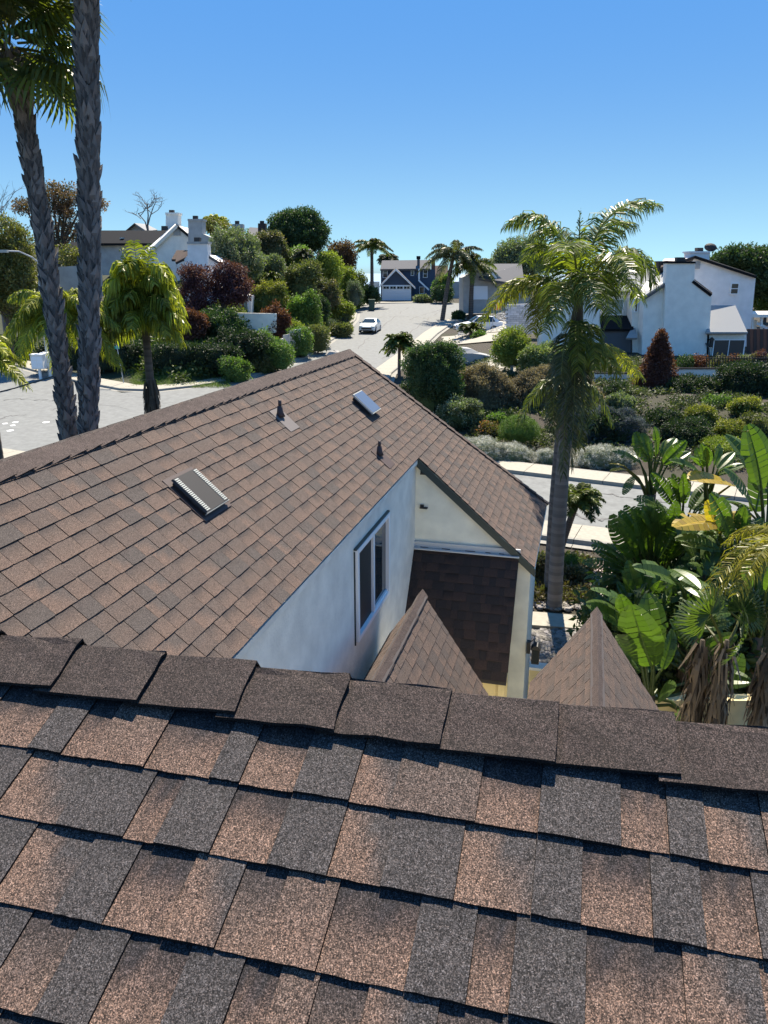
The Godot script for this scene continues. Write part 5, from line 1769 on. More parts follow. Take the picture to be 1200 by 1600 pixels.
func palms() -> void:
	var G1 := Color(0.06, 0.085, 0.02)
	var G2 := Color(0.24, 0.26, 0.05)
	var Y2 := Color(0.36, 0.33, 0.05)
	# the tall feather palm in front of the house
	var base := on(866, 948)
	var o := thing("queen_palm", "tall feather palm with a smooth ringed grey trunk standing in the pebble bed", "palm", base)
	var L := func(x, y, f): return at(x, y, f) - base
	palm_trunk(o, [L.call(866, 955, -base.z), L.call(876, 720, -base.z), L.call(902, 500, -base.z)], 0.185, 0.13, Color(0.30, 0.265, 0.24), true)
	var b := B.new()
	b.col = Color(0.10, 0.07, 0.045)
	b.tube([L.call(896, 565, 17.55), L.call(901, 505, 17.55), L.call(905, 460, 17.55)], [0.125, 0.145, 0.08], 10)
	part(o, "crown_shaft", b.done(true), M.palm_bark)
	var F := 17.6
	var fr := [
		[[904, 440], [905, 380], [906, 330], F, F, F, 0.30, 0.2, 24, 0],
		[[902, 445], [868, 300], [795, 352], F, F + 0.3, F + 0.8, 0.62, 0.9, 84, 0],
		[[903, 445], [890, 330], [835, 372], F, F + 0.8, F + 1.6, 0.60, 0.9, 70, 0],
		[[906, 445], [940, 290], [1024, 322], F, F + 0.4, F + 1.0, 0.62, 0.9, 84, 0],
		[[908, 450], [985, 340], [1022, 440], F, F - 0.4, F - 0.8, 0.70, 1.1, 84, 0],
		[[908, 455], [965, 360], [985, 430], F, F - 1.0, F - 2.0, 0.66, 1.0, 80, 0],
		[[906, 455], [940, 390], [950, 470], F, F + 1.2, F + 2.2, 0.62, 1.0, 70, 0],
		[[900, 475], [828, 385], [756, 500], F, F + 0.7, F + 1.3, 0.66, 0.9, 88, 1],
		[[900, 480], [855, 410], [832, 520], F, F + 0.5, F + 0.9, 0.60, 0.9, 70, 1],
		[[902, 470], [880, 400], [868, 500], F, F - 1.3, F - 2.2, 0.66, 1.1, 76, 0],
		[[904, 465], [915, 380], [930, 480], F, F - 1.4, F - 2.3, 0.66, 1.1, 76, 0],
		[[902, 460], [878, 370], [850, 430], F, F + 1.2, F + 2.2, 0.62, 1.0, 76, 0],
		[[904, 450], [930, 330], [985, 352], F, F + 1.0, F + 1.8, 0.62, 0.9, 76, 0],
		[[903, 450], [860, 345], [822, 410], F, F + 1.1, F + 1.9, 0.62, 1.0, 76, 0],
		[[905, 458], [960, 400], [1000, 470], F, F + 0.8, F + 1.4, 0.62, 1.1, 76, 0],
		[[904, 462], [935, 395], [955, 500], F, F - 1.2, F - 2.0, 0.62, 1.2, 70, 0],
		[[901, 468], [862, 420], [850, 520], F, F + 0.7, F + 1.2, 0.60, 1.2, 70, 0],
		[[903, 452], [897, 350], [880, 395], F, F - 1.2, F - 2.4, 0.62, 1.0, 76, 0],
		[[901, 472], [850, 405], [795, 470], F, F + 0.9, F + 1.6, 0.60, 0.9, 76, 1],
		[[905, 540], [950, 525], [1000, 590], F, F + 0.6, F + 1.2, 0.50, 1.3, 66, 1],
		[[905, 550], [930, 520], [965, 585], F, F - 0.3, F - 0.8, 0.50, 1.3, 60, 1],
		[[898, 545], [884, 540], [880, 740], F, F - 0.8, F - 0.9, 0.46, 2.6, 90, 2],
		[[900, 550], [900, 535], [893, 730], F, F - 0.9, F - 0.9, 0.46, 2.6, 90, 2],
		[[903, 545], [915, 550], [908, 700], F, F - 0.6, F - 0.7, 0.44, 2.6, 80, 2],
		[[895, 550], [862, 545], [864, 680], F, F - 0.5, F - 0.6, 0.44, 2.4, 76, 2],
		[[899, 530], [880, 500], [876, 600], F, F - 0.9, F - 1.3, 0.50, 1.6, 76, 2],
		[[903, 520], [925, 480], [930, 575], F, F - 0.8, F - 1.2, 0.50, 1.6, 76, 0],
		[[900, 515], [905, 470], [903, 580], F, F - 0.9, F - 1.3, 0.50, 1.6, 76, 0],
	]
	var i := 0
	for k in fr:
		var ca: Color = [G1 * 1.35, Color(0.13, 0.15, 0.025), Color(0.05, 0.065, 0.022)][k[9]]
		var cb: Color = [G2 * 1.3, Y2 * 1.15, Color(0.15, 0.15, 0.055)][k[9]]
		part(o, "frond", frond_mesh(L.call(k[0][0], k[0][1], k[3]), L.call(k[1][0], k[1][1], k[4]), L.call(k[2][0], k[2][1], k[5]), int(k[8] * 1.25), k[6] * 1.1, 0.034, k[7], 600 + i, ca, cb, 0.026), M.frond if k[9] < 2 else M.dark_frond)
		i += 1
	# a second, thinner stem beside it
	var base2 := on(858, 925)
	o = thing("slender_palm", "thinner grey palm stem close behind the tall feather palm's trunk", "palm", base2)
	palm_trunk(o, [Vector3(0, -0.2, 0), at(866, 730, -base2.z) - base2, at(884, 600, -base2.z) - base2], 0.14, 0.09, Color(0.24, 0.21, 0.19), true)
	for k in 7:
		var a := k * 0.9 + 0.4
		var top := at(884, 600, -base2.z) - base2
		part(o, "frond", frond_mesh(top, top + Vector3(sin(a) * 0.6, 0.45, cos(a) * 0.6), top + Vector3(sin(a) * 1.15, -0.9, cos(a) * 1.15), 44, 0.5, 0.034, 2.0, 640 + k, G1, G2, 0.02), M.dark_frond)
	# feather palm at the left, with a shaggy foot
	var pal := func(called: String, label: String, px: float, pys: float, pyc: float, f: float, tr0: float, tr1: float, n: int, reach: float, up: float, down: float, ll: float, droop: float, style: int, seed_: int, shag: bool, lean := 0.0):
		var bx := at(px, pyc, f)
		var bb := Vector3(bx.x, land(bx.x, bx.z), bx.z)
		var pm := thing(called, label, "palm", bb)
		var hgt: float = bx.y - bb.y
		var r := RandomNumberGenerator.new()
		r.seed = seed_
		var tp := [Vector3(-lean, -0.3, 0), Vector3(-lean * 0.6, hgt * 0.5, 0), Vector3(0, hgt, 0)]
		palm_trunk(pm, tp, tr0, tr1, Color(0.16, 0.13, 0.11), true)
		if shag:
			var sh: float = at(px, pys, f).y - bb.y
			var skin := B.new()
			for q in 220:
				var t := r.randf()
				var a := r.randf() * TAU
				var d := Vector3(sin(a), 0, cos(a))
				skin.col = Color(0.10, 0.075, 0.055) * r.randf_range(0.6, 1.7)
				var p0 := Vector3(0, lerpf(sh - 1.4, sh, t), 0) + d * tr1 * 1.5
				var w := d.cross(Vector3.UP) * 0.035
				skin.quad(p0 - w, p0 + w, p0 + w * 0.6 - Vector3(0, 0.45, 0) + d * 0.10, p0 - w * 0.6 - Vector3(0, 0.45, 0) + d * 0.10)
			part(pm, "dead_leaf_skirt", skin.done(), M.palm_bark)
		var top := Vector3(0, hgt, 0)
		if shag:
			for q in 4:
				var d := Vector3(sin(q * 2.4), 0, cos(q * 2.4))
				part(pm, "frond", frond_mesh(top, top + d * 0.25 + Vector3(0, 1.7, 0), top + d * (0.35 + 0.06 * q) + Vector3(0, 2.45 - 0.1 * q, 0), 26, 0.5, 0.045, 0.7, seed_ * 50 + 100 + q, Color(0.13, 0.16, 0.03), Color(0.34, 0.34, 0.06), 0.02), M.frond)
		for q in n:
			var a := q * 2.39996 + r.randf() * 0.4
			var t := float(q) / n
			var d := Vector3(sin(a), 0, cos(a))
			var rise := lerpf(up, up * 0.25, t) * r.randf_range(0.85, 1.15)
			var fall := lerpf(-up * 0.7, down, t) * r.randf_range(0.85, 1.15)
			var rr := reach * lerpf(0.55, 1.0, sqrt(t)) * r.randf_range(0.85, 1.12)
			var ca: Color = [G1, Color(0.17, 0.20, 0.035), Color(0.075, 0.085, 0.05)][style]
			var cb: Color = [G2, Color(0.58, 0.54, 0.08), Color(0.16, 0.16, 0.09)][style]
			var tn := r.randf_range(0.55, 1.35)
			ca = ca * tn
			cb = cb * tn
			part(pm, "frond", frond_mesh(top, top + d * rr * 0.45 + Vector3(0, rise, 0), top + d * rr - Vector3(0, fall, 0), int((36 if shag else (70 if f < 30 else 40)) + 30 * clampf(reach / 2.0, 0, 1)), ll, (0.056 if shag else 0.034) if f < 30 else 0.085, droop, seed_ * 50 + q, ca, cb, 0.02), M.frond)
	pal.call("feather_palm", "bushy yellow-green feather palm on a shaggy-footed trunk, right of the two fan palm trunks", 227, 592, 512, 23.5, 0.15, 0.11, 34, 1.3, 2.5, 0.5, 0.72, 2.3, 1, 21, true)
	pal.call("feather_palm", "yellow-green feather palm hanging in behind the left fan palm trunk", 90, 560, 486, 22.0, 0.12, 0.09, 26, 1.75, 0.8, 1.9, 0.6, 1.7, 1, 22, false)
	pal.call("feather_palm", "leafy palm crown hanging into the frame at the lower left edge", -28, 640, 560, 17.0, 0.16, 0.12, 14, 1.0, 0.6, 0.9, 0.36, 1.3, 1, 23, false)
	pal.call("date_palm", "small feathery date palm with a thin dark stem beside the dense dark bush", 624, 585, 540, 58, 0.13, 0.11, 34, 1.45, 1.15, 0.9, 0.36, 0.35, 0, 24, false)
	pal.call("dwarf_palm", "small arching palm growing close behind the tall palm trunk, by the pavement", 902, 800, 784, 20.5, 0.10, 0.09, 22, 0.85, 0.55, 0.35, 0.24, 0.6, 0, 25, false, 0.5)
	pal.call("dwarf_palm", "dark cycad-like palm in the gravel bed in front of the white parked car", 736, 530, 516, 76, 0.2, 0.16, 20, 1.6, 0.9, 0.3, 0.4, 0.5, 0, 26, false)
	pal.call("yucca", "spiky pale-green yucca on the upper bank, below the round dark tree", 474, 430, 402, 97, 0.15, 0.12, 22, 1.6, 1.2, 0.5, 0.35, 0.4, 2, 33, false)
	pal.call("yucca", "spiky yucca on the bank above the white garden wall", 425, 450, 437, 79, 0.12, 0.10, 20, 1.2, 0.9, 0.5, 0.3, 0.4, 0, 34, false)
	pal.call("street_palm", "left of the twin feather palms at the side of the cul-de-sac", 708, 480, 402, 100, 0.30, 0.22, 20, 4.4, 2.4, 3.4, 0.9, 1.5, 2, 27, false, 1.2)
	pal.call("street_palm", "right of the twin feather palms, shorter, above the white parked car", 738, 480, 418, 101, 0.32, 0.24, 18, 4.0, 2.0, 3.2, 0.9, 1.5, 0, 28, false)
	pal.call("distant_palm", "single feather palm on the skyline between rust tree and dark blue house", 581, 440, 386, 122, 0.3, 0.22, 18, 3.2, 1.5, 1.6, 0.9, 1.2, 0, 29, false)
	pal.call("distant_palm", "low pale palm on the skyline just left of the dark blue house", 606, 440, 404, 150, 0.3, 0.22, 14, 2.6, 1.2, 1.4, 0.9, 1.2, 2, 30, false)
	pal.call("distant_palm", "spiky palm top above the chimneys of the hill house", 336, 400, 354, 100, 0.3, 0.22, 18, 2.2, 1.6, 0.4, 0.7, 0.7, 1, 31, false)
	# fan palms
	var leaf := []
	for k in 7:
		leaf.append(fan_leaf(0.92, 700 + k, 0.6 + 0.12 * k, Color(0.07, 0.095, 0.028), Color(0.18, 0.20, 0.05), 0.75))
	for q in [[[113, 715], [62, 330], [16, 90], 13.0, 0.092, 0.085, "left fan palm, leaning, with its full crown of fan leaves at the top left corner", 38], [[138, 715], [140, 320], [132, -150], 12.3, 0.098, 0.118, "right fan palm trunk, straight and thick, its crown above the frame", 40]]:
		var bp := at(q[0][0], q[0][1], q[3])
		var gd := Vector3(bp.x, 0, bp.z)
		var dn := bp - gd
		o = thing("fan_palm", q[6], "palm", gd)
		var p2: Vector3 = at(q[2][0], q[2][1], q[3]) - gd
		var p1: Vector3 = at(q[1][0], q[1][1], q[3]) - gd
		p1 = p1 * 2.0 - (dn + p2) * 0.5
		var foot := Vector3(dn.x + 0.25, -0.3, dn.z)
		palm_trunk(o, [foot, dn.lerp(foot, 0.5), dn], q[4] * 1.1, q[4], Color(0.075, 0.066, 0.06), false)
		var t2 := B.new()
		t2.col = Color(0.075, 0.066, 0.06)
		var pts := []
		var rad := []
		for k in 25:
			var t := k / 24.0
			pts.append(dn.lerp(p1, t).lerp(p1.lerp(p2, t), t))
			rad.append(lerpf(q[4], q[5], t))
		t2.tube(pts, rad, 12)
		part(o, "trunk", t2.done(true), M.palm_bark)
		boots(o, [dn, p1, p2], q[4], q[5], 900 if q[0][0] < 120 else 980, 0.10, 280)
		for k in q[7]:
			var a: float = k * 2.39996
			var t: float = float(k) / q[7]
			var e: float = lerpf(1.35, -0.75, t) + R.randf() * 0.2
			var d := Vector3(sin(a) * cos(e), sin(e), cos(a) * cos(e))
			var bz := Basis.looking_at(-d, Vector3.UP)
			var s := rf(0.68, 0.96)
			part(o, "fan_leaf", leaf[k % 7], M.frond, Transform3D(bz.scaled(Vector3(s, s, s)), p2 + Vector3(0, 0.1 + 0.35 * (1 - t), 0) + d * 0.12))


func shrubs() -> void:
	var i := 0
	for v in SHRUBS:
		shrub(v[0], v[1], v[2], v[3], v[4], v[5], v[6], v[7], v[8], v[9], v[10], i)
		i += 1


func trees() -> void:
	var P := func(x, y, f): return at(x, y, f)
	var gnd := func(x, f):
		var w := at(x, 500, f)
		return Vector3(w.x, land(w.x, w.z), w.z)
	var lobes := func(list: Array, f: float) -> Array:
		var out := []
		var k := f / 1147.0
		for l in list:
			out.append([at(l[0], l[1], f + l[4]), Vector3(l[2] * k, l[3] * k, l[2] * k * 0.9)])
		return out
	tree("plum_tree", "purple-leaved plum tree, left one, in front of the blue-white chimney", gnd.call(303, 66), lobes.call([[298, 432, 14, 16, 0], [314, 440, 17, 20, 0], [300, 462, 15, 20, 0.5], [318, 470, 15, 15, -0.5], [308, 488, 10, 12, 0]], 66), "plum", 0.36, 2.0, 41, 0.12)
	tree("plum_tree", "purple-leaved plum tree, right one, over the sun room", gnd.call(340, 66), lobes.call([[350, 425, 13, 14, 0], [366, 436, 17, 18, 0], [346, 450, 14, 16, 0.5], [376, 452, 16, 14, -0.5], [360, 462, 20, 10, 0]], 66), "plum", 0.36, 2.0, 42, 0.12)
	tree("round_tree", "dense dark round-headed tree on the skyline of the left hill", gnd.call(466, 106), lobes.call([[448, 356, 23, 22, 0], [465, 352, 26, 20, 0], [482, 360, 22, 24, 0], [465, 370, 36, 22, 0]], 106), "dark", 0.5, 3.6, 43, 0.3)
	tree("rust_tree", "rust-tinged tree on the slope left of the skyline palm", gnd.call(536, 120), lobes.call([[525, 392, 9, 9, 0], [540, 388, 11, 9, 0], [534, 402, 15, 13, 0], [546, 404, 9, 10, 0], [538, 418, 14, 12, 0]], 120), "rusty_tree", 0.6, 1.8, 44, 0.2)
	tree("olive_tree", "silvery olive tree right of the blue-white chimney", gnd.call(372, 78), lobes.call([[350, 382, 20, 18, 0], [375, 378, 20, 16, 1], [365, 405, 26, 22, 0], [390, 410, 18, 20, 0], [352, 420, 16, 14, -1], [388, 385, 14, 12, 1]], 78), "sage", 0.42, 2.2, 45, 0.2)
	tree("pale_tree", "pale yellow-green tree above the olive tree, beside the capped chimney", gnd.call(345, 92), lobes.call([[330, 350, 10, 8, 0], [342, 358, 14, 10, 0], [352, 368, 16, 10, 0]], 92), "yellowing", 0.5, 1.6, 46, 0.15)
	tree("yellowing_tree", "broad yellow-green street tree at the left edge behind the street lamp", gnd.call(8, 62), lobes.call([[5, 372, 32, 26, 0], [28, 392, 24, 26, 0], [-20, 395, 30, 34, 0], [14, 425, 38, 28, 0], [38, 440, 18, 22, -1], [-15, 450, 34, 28, 0], [22, 470, 28, 20, 0]], 62), "yellowing", 0.40, 1.5, 47, 0.18)
	bare_tree("leafless grey branches rising over the yellow-green tree at the left edge", gnd.call(6, 72) , 13.5, 1.0, 48)
	tree("eucalyptus", "tall open eucalyptus with rusty leaf clumps between the fan palm trunks", gnd.call(96, 100), lobes.call([[82, 298, 20, 9, 0], [110, 302, 22, 10, 0], [132, 312, 20, 9, 0], [64, 306, 12, 8, 0], [72, 326, 16, 8, 0], [100, 330, 10, 6, 0], [35, 322, 12, 9, 0], [150, 318, 14, 6, 0], [112, 346, 22, 17, 0], [104, 368, 24, 18, 1], [120, 385, 30, 14, 0], [96, 318, 12, 5, 0]], 100), "euc", 0.5, 0.75, 49, 0.28)
	bare_tree("bare pale tree on the skyline behind the long dark roof", gnd.call(243, 106), 7.6, 2.6, 50)
	tree("hedge_tree", "yellow-green bushy tree between the left palm and the long roof", gnd.call(110, 74), lobes.call([[106, 398, 14, 12, 0], [118, 408, 14, 12, 0]], 74), "yellowing", 0.45, 1.5, 55, 0.15)
	tree("dark_tree", "big dark spreading tree behind the tall lilac-white house", gnd.call(1165, 78), lobes.call([[1128, 410, 16, 14, 0], [1150, 400, 20, 12, 0], [1175, 408, 26, 18, 0], [1200, 405, 24, 14, 0], [1185, 435, 36, 24, 0], [1140, 430, 24, 24, 1], [1215, 430, 30, 30, 0]], 78), "dark", 0.5, 2.4, 51, 0.3)
	tree("grey_tree", "hazy olive-grey round tree behind the tall feather palm, left of its crown", gnd.call(812, 115), lobes.call([[798, 398, 22, 16, 0], [818, 390, 24, 16, 0], [838, 398, 18, 18, 0], [812, 412, 36, 18, 0]], 115), "sage", 0.6, 2.2, 52, 0.3)
	tree("green_tree", "green tree below the dark spreading tree, right of the lilac-white house", gnd.call(1195, 82), lobes.call([[1190, 455, 16, 14, 0], [1205, 465, 16, 16, 0], [1188, 472, 14, 12, 0]], 82), "green", 0.5, 2.0, 54, 0.15)


func paradise() -> void:
	var ca := Color(0.055, 0.10, 0.024)
	var cb := Color(0.115, 0.18, 0.042)
	var ya := Color(0.40, 0.28, 0.03)
	var yb := Color(0.55, 0.40, 0.06)
	var blades := []
	for k in 8:
		blades.append(paddle(1.0, 0.40 + 0.03 * (k % 3), 0.10 + 0.05 * (k % 4), [0.12, 0.25, 0.1, 0.4][k % 4], 800 + k, ca, cb))
	var yellow := [paddle(1.0, 0.42, 0.22, 0.15, 820, ya, yb), paddle(1.0, 0.36, 0.15, 0.55, 821, Color(0.30, 0.20, 0.06), yb)]
	var clump := func(label: String, px: float, py: float, f: float, spec: Array, trunk: float):
		var c := at(px, py, f)
		var o := thing("bird_of_paradise", label, "plant", Vector3(c.x, 0, c.z), 0.0, "")
		var b := B.new()
		b.col = Color(0.13, 0.10, 0.075)
		b.tube([Vector3(0.1, -0.2, 0), Vector3(0.02, c.y * 0.5, 0), Vector3(0, c.y - 0.1, 0)], [trunk * 1.3, trunk, trunk * 1.1], 10)
		part(o, "stem", b.done(true), M.palm_bark)
		var g := RandomNumberGenerator.new()
		g.seed = hash(label)
		for s in spec:                                          # [blade base px, py, df, tip px, py, df, width factor, yellow]
			var p0 := at(s[0], s[1], f + s[2]) - o.position
			var p1 := at(s[3], s[4], f + s[5]) - o.position
			var d := p1 - p0
			var l := d.length()
			var root := Vector3(g.randf_range(-0.06, 0.06), c.y - g.randf_range(0.1, 0.4), g.randf_range(-0.06, 0.06))
			var st := B.new()
			st.col = Color(0.10, 0.13, 0.04) if not s[7] else Color(0.25, 0.20, 0.06)
			st.tube([root, root.lerp(p0, 0.5) + Vector3(0, 0.12, 0), p0], [0.034, 0.026, 0.018], 6, false)
			part(o, "leaf_stalk", st.done(true), M.paddle)
			var z := d.normalized()
			var y := Vector3(g.randfn() * 0.25, 1, g.randfn() * 0.25 + 0.35)
			if absf(z.y) > 0.75: y = Vector3(g.randfn() * 0.5, 0.3, 1.0)
			var x := y.cross(z).normalized()
			y = z.cross(x)
			part(o, "leaf", (yellow[int(s[7]) - 1] if s[7] else blades[g.randi() % 8]), M.paddle, Transform3D(Basis(x * l * s[6], y * l, z * l), p0))
	var fan := func(cx: float, cy: float, n: int, r: float, f: float, a0: float, a1: float, seed_: int) -> Array:
		var g := RandomNumberGenerator.new()
		g.seed = seed_
		var out := []
		for k in n:
			var a := lerpf(a0, a1, (k + 0.5) / n) + g.randfn() * 0.12
			var q := r * g.randf_range(0.35, 0.6)
			var e := r * g.randf_range(1.0, 1.4)
			var dz := g.randf_range(-0.7, 0.7)
			out.append([cx + sin(a) * q, cy - cos(a) * q, dz * 0.4, cx + sin(a) * e, cy - cos(a) * e, dz, 1.0, 0])
		return out
	clump.call("tall bird-of-paradise on a bare stem before the street, yellow leaves at its left", 1018, 765, 16.5, fan.call(1022, 740, 11, 56, 16.5, -1.0, 1.15, 1) + [[975, 728, 0, 950, 720, 0.2, 1.0, 1], [980, 735, 0, 956, 728, -0.3, 1.0, 1], [990, 745, -0.3, 975, 770, -0.6, 1.0, 0]], 0.10)
	clump.call("bird-of-paradise with a drooping yellow leaf, on a shaggy bare stem behind", 1104, 780, 16.0, fan.call(1106, 750, 9, 46, 16.0, -0.9, 1.3, 2) + [[1142, 758, -0.4, 1088, 730, -1.0, 1.35, 1]], 0.11)
	clump.call("bird-of-paradise with the largest dark leaves, at the right edge", 1195, 830, 14.0, [[1188, 760, 0, 1150, 672, 0.2, 0.95, 0], [1190, 765, 0, 1180, 668, -0.4, 0.95, 0], [1175, 790, -0.3, 1140, 730, -0.6, 1.0, 0], [1180, 800, 0.3, 1205, 690, 0.5, 1.0, 0], [1170, 800, -0.5, 1128, 770, -0.9, 1.0, 0], [1190, 810, -0.5, 1160, 830, -1.0, 1.0, 0], [1200, 760, 0.4, 1235, 690, 0.6, 1.0, 0], [1165, 815, -0.2, 1120, 815, -0.6, 1.0, 2]], 0.14)
	clump.call("bird-of-paradise with browning torn level leaves, mid clump", 1105, 890, 13.5, [[1130, 816, 0, 1058, 808, -0.6, 1.3, 2], [1120, 822, 0.2, 1175, 796, 0.4, 1.4, 2], [1128, 830, 0, 1112, 785, -0.3, 1.3, 2], [1118, 830, 0.1, 1104, 880, -0.6, 1.05, 0], [1140, 835, 0, 1130, 890, -0.5, 1.1, 0], [1090, 850, 0, 1150, 815, 0.6, 1.1, 0], [1085, 870, 0, 1062, 800, 0.6, 1.0, 0], [1115, 860, 0.2, 1160, 905, -0.4, 1.0, 0]], 0.12)
	clump.call("low dense bird-of-paradise clump left of the browning leaves", 1020, 930, 14.5, fan.call(1012, 905, 22, 84, 14.5, -1.6, 1.4, 3) + fan.call(1035, 870, 14, 66, 14.9, -1.0, 1.3, 4) + fan.call(1010, 850, 12, 50, 15.3, -1.2, 1.2, 6), 0.10)
	clump.call("shaded bird-of-paradise clump behind the yellow feather fronds", 1150, 900, 13.2, fan.call(1150, 870, 14, 70, 13.2, -1.6, 1.6, 7) + fan.call(1160, 930, 10, 70, 12.6, -2.0, 2.0, 8), 0.10)
	clump.call("bird-of-paradise seedlings low between the stumps and the gable roof", 1090, 1060, 11.4, fan.call(1075, 1030, 12, 60, 11.4, -1.8, 1.8, 9), 0.08)
	clump.call("bird-of-paradise with two broad arching leaves in mid clump", 1075, 985, 12.0, [[1065, 915, 0, 1008, 872, -0.3, 1.1, 0], [1070, 905, 0, 1105, 925, -0.8, 1.2, 0], [1050, 890, 0.2, 1096, 910, -0.5, 1.25, 0], [1040, 930, 0.2, 1000, 960, -0.3, 1.1, 0], [1085, 940, 0, 1060, 985, -0.7, 1.0, 0], [1090, 930, 0, 1140, 990, -0.5, 1.1, 0], [1060, 950, 0, 1096, 1000, -0.6, 1.1, 0], [1045, 960, 0, 1085, 880, 0.7, 1.1, 0], [1030, 985, -0.2, 1080, 1040, -0.5, 1.1, 0]], 0.11)
	clump.call("low bird-of-paradise whose pale broad leaf stands behind the right gable roof", 1015, 1075, 10.6, [[1018, 1040, 0, 985, 955, -0.2, 1.25, 0], [1022, 1030, 0, 1018, 930, 0.1, 1.0, 0], [988, 985, 0.4, 970, 935, 0.2, 0.9, 0], [995, 960, 0.5, 936, 905, 0.6, 1.2, 0], [985, 985, 0.6, 930, 935, 0.4, 1.0, 0], [1005, 1050, 0.2, 965, 990, 0.6, 1.0, 0], [1035, 1045, 0, 1060, 985, 0.2, 1.1, 0], [1030, 1090, 0.0, 1045, 1070, -0.5, 1.2, 0], [1080, 1125, -0.2, 1055, 1120, -0.6, 1.2, 0], [1080, 1120, 0, 1070, 1110, -0.4, 1.2, 0], [1095, 1060, 0.3, 1170, 1060, -0.2, 1.1, 0], [1120, 1090, 0.4, 1170, 1030, 0.3, 1.1, 0]], 0.09)
	clump.call("bird-of-paradise clump filling the gap right of the tall bare stem", 1062, 850, 15.6, fan.call(1065, 815, 14, 62, 15.6, -1.4, 1.4, 11), 0.09)
	clump.call("low bird-of-paradise clump behind the big pale leaf", 1010, 985, 12.9, fan.call(1000, 965, 12, 62, 12.9, -1.5, 1.5, 12), 0.09)
	clump.call("dark bird-of-paradise clump under the yellow fronds at the right edge", 1185, 985, 12.0, fan.call(1180, 960, 13, 74, 12.0, -1.7, 1.5, 13), 0.09)
	# shaggy stumps under the leaves
	var stump := func(label: String, px: float, py0: float, f: float, r: float, seed_: int):
		var c := at(px, py0, f)
		var o := thing("palm_stump", label, "palm", Vector3(c.x, 0, c.z))
		var b := B.new()
		b.col = Color(0.10, 0.075, 0.05)
		b.tube([Vector3(0, -0.2, 0), Vector3(0.04, c.y * 0.5, 0), Vector3(0, c.y, 0)], [r, r * 0.95, r * 0.25], 10)
		part(o, "trunk", b.done(true), M.palm_bark)
		var g := RandomNumberGenerator.new()
		g.seed = seed_
		for k in 170:
			var a := k * 2.39996
			var d := Vector3(sin(a), 0, cos(a))
			var h := c.y * (0.35 + 0.65 * k / 170.0)
			var s := B.new()
			s.col = Color(0.20, 0.145, 0.09) * g.randf_range(0.35, 1.8)
			var w := d.cross(Vector3.UP) * g.randf_range(0.012, 0.034)
			var p0 := Vector3(0, h, 0) + d * r * 0.75
			var p1 := p0 + d * g.randf_range(0.03, 0.10) + Vector3(0, -0.16, 0)
			var p2 := p1 + d * g.randf_range(-0.05, 0.05) + Vector3(g.randf_range(-0.10, 0.10), -g.randf_range(0.2, 0.55), 0)
			s.quad(p0 - w, p0 + w, p1 + w * 0.9, p1 - w * 0.9)
			s.quad(p1 - w * 0.9, p1 + w * 0.9, p2 + w * 0.3, p2 - w * 0.3)
			part(o, "dead_leaf", s.done(), M.palm_bark)
	stump.call("left shaggy brown palm stump under the fan leaf, behind the foreground ridge", 1098, 1000, 9.8, 0.125, 5)
	stump.call("right shaggy brown palm stump directly under the fan leaf", 1136, 1000, 9.5, 0.115, 6)
	stump.call("shaggy brown stump at the right edge above the foreground ridge", 1205, 1015, 9.5, 0.125, 7)
	# young fan palm over them
	var c := at(1138, 1010, 9.5)
	var o := thing("young_fan_palm", "young fan palm with pleated dark green leaves over the brown stumps", "palm", Vector3(c.x, 0, c.z - 0.12))
	var b := B.new()
	b.col = Color(0.13, 0.12, 0.06)
	b.tube([Vector3(0, -0.2, 0), Vector3(0, c.y, 0)], [0.06, 0.04], 8)
	part(o, "trunk", b.done(), M.palm_bark)
	for k in [[1148, 985, 0.3, 1160, 955, 0.5], [1130, 985, 0.0, 1110, 960, -0.2], [1145, 1000, -0.3, 1158, 1000, -0.7], [1120, 990, 0.3, 1100, 975, 0.5]]:
		var p0 := Vector3(0, c.y - 0.15, 0)
		var p1 := at(k[3], k[4], 9.5 + k[5]) - o.position
		var d := (p1 - p0).normalized()
		var m := fan_leaf(0.50, 760 + k[0], 0.3, Color(0.055, 0.09, 0.03), Color(0.11, 0.15, 0.045), p0.distance_to(p1))
		part(o, "fan_leaf", m, M.paddle, Transform3D(Basis.looking_at(-d, Vector3(0, 0.6, 1)), p0))
	# yellow feather fronds reaching in at the right
	c = at(1230, 860, 10.0)
	o = thing("yellow_palm", "yellow-green feather fronds of a palm reaching in at the right edge", "palm", Vector3(c.x, 0, c.z))
	b = B.new()
	b.col = Color(0.16, 0.14, 0.07)
	b.tube([Vector3(0, -0.2, 0), Vector3(0, c.y, 0)], [0.12, 0.09], 8)
	part(o, "trunk", b.done(), M.palm_bark)
	var q := 0
	for k in [[1190, 800, -0.3, 1100, 935, -0.6], [1170, 830, 0.2, 1115, 950, 0.3], [1205, 815, -0.6, 1150, 930, -0.9], [1215, 780, 0.3, 1180, 900, 0.6], [1250, 790, 0.2, 1290, 900, 0.3], [1240, 790, -0.5, 1260, 920, -1.0], [1200, 790, 0.5, 1135, 850, 1.0]]:
		var p0 := c - o.position
		part(o, "frond", frond_mesh(p0, at(k[0], k[1], 10 + k[2]) - o.position, at(k[3], k[4], 10 + k[5]) - o.position, 60, 0.34, 0.022, 1.2, 880 + q, Color(0.16, 0.16, 0.025), Color(0.42, 0.34, 0.06), 0.016), M.frond)
		q += 1
	# filler foliage low in the clump
	var pl := []
	var ti := []
	foliage(at(1120, 1020, 12.5) - Vector3(0, 1.0, 0), Vector3(2.6, 2.2, 0.8), "round", "dark", 0.34, 2.2, 99, 0.05, pl, ti)
	foliage(at(1060, 900, 15.2) - Vector3(0, 0.9, 0), Vector3(1.8, 1.5, 0.6), "round", "dark", 0.34, 2.2, 98, 0.05, pl, ti)
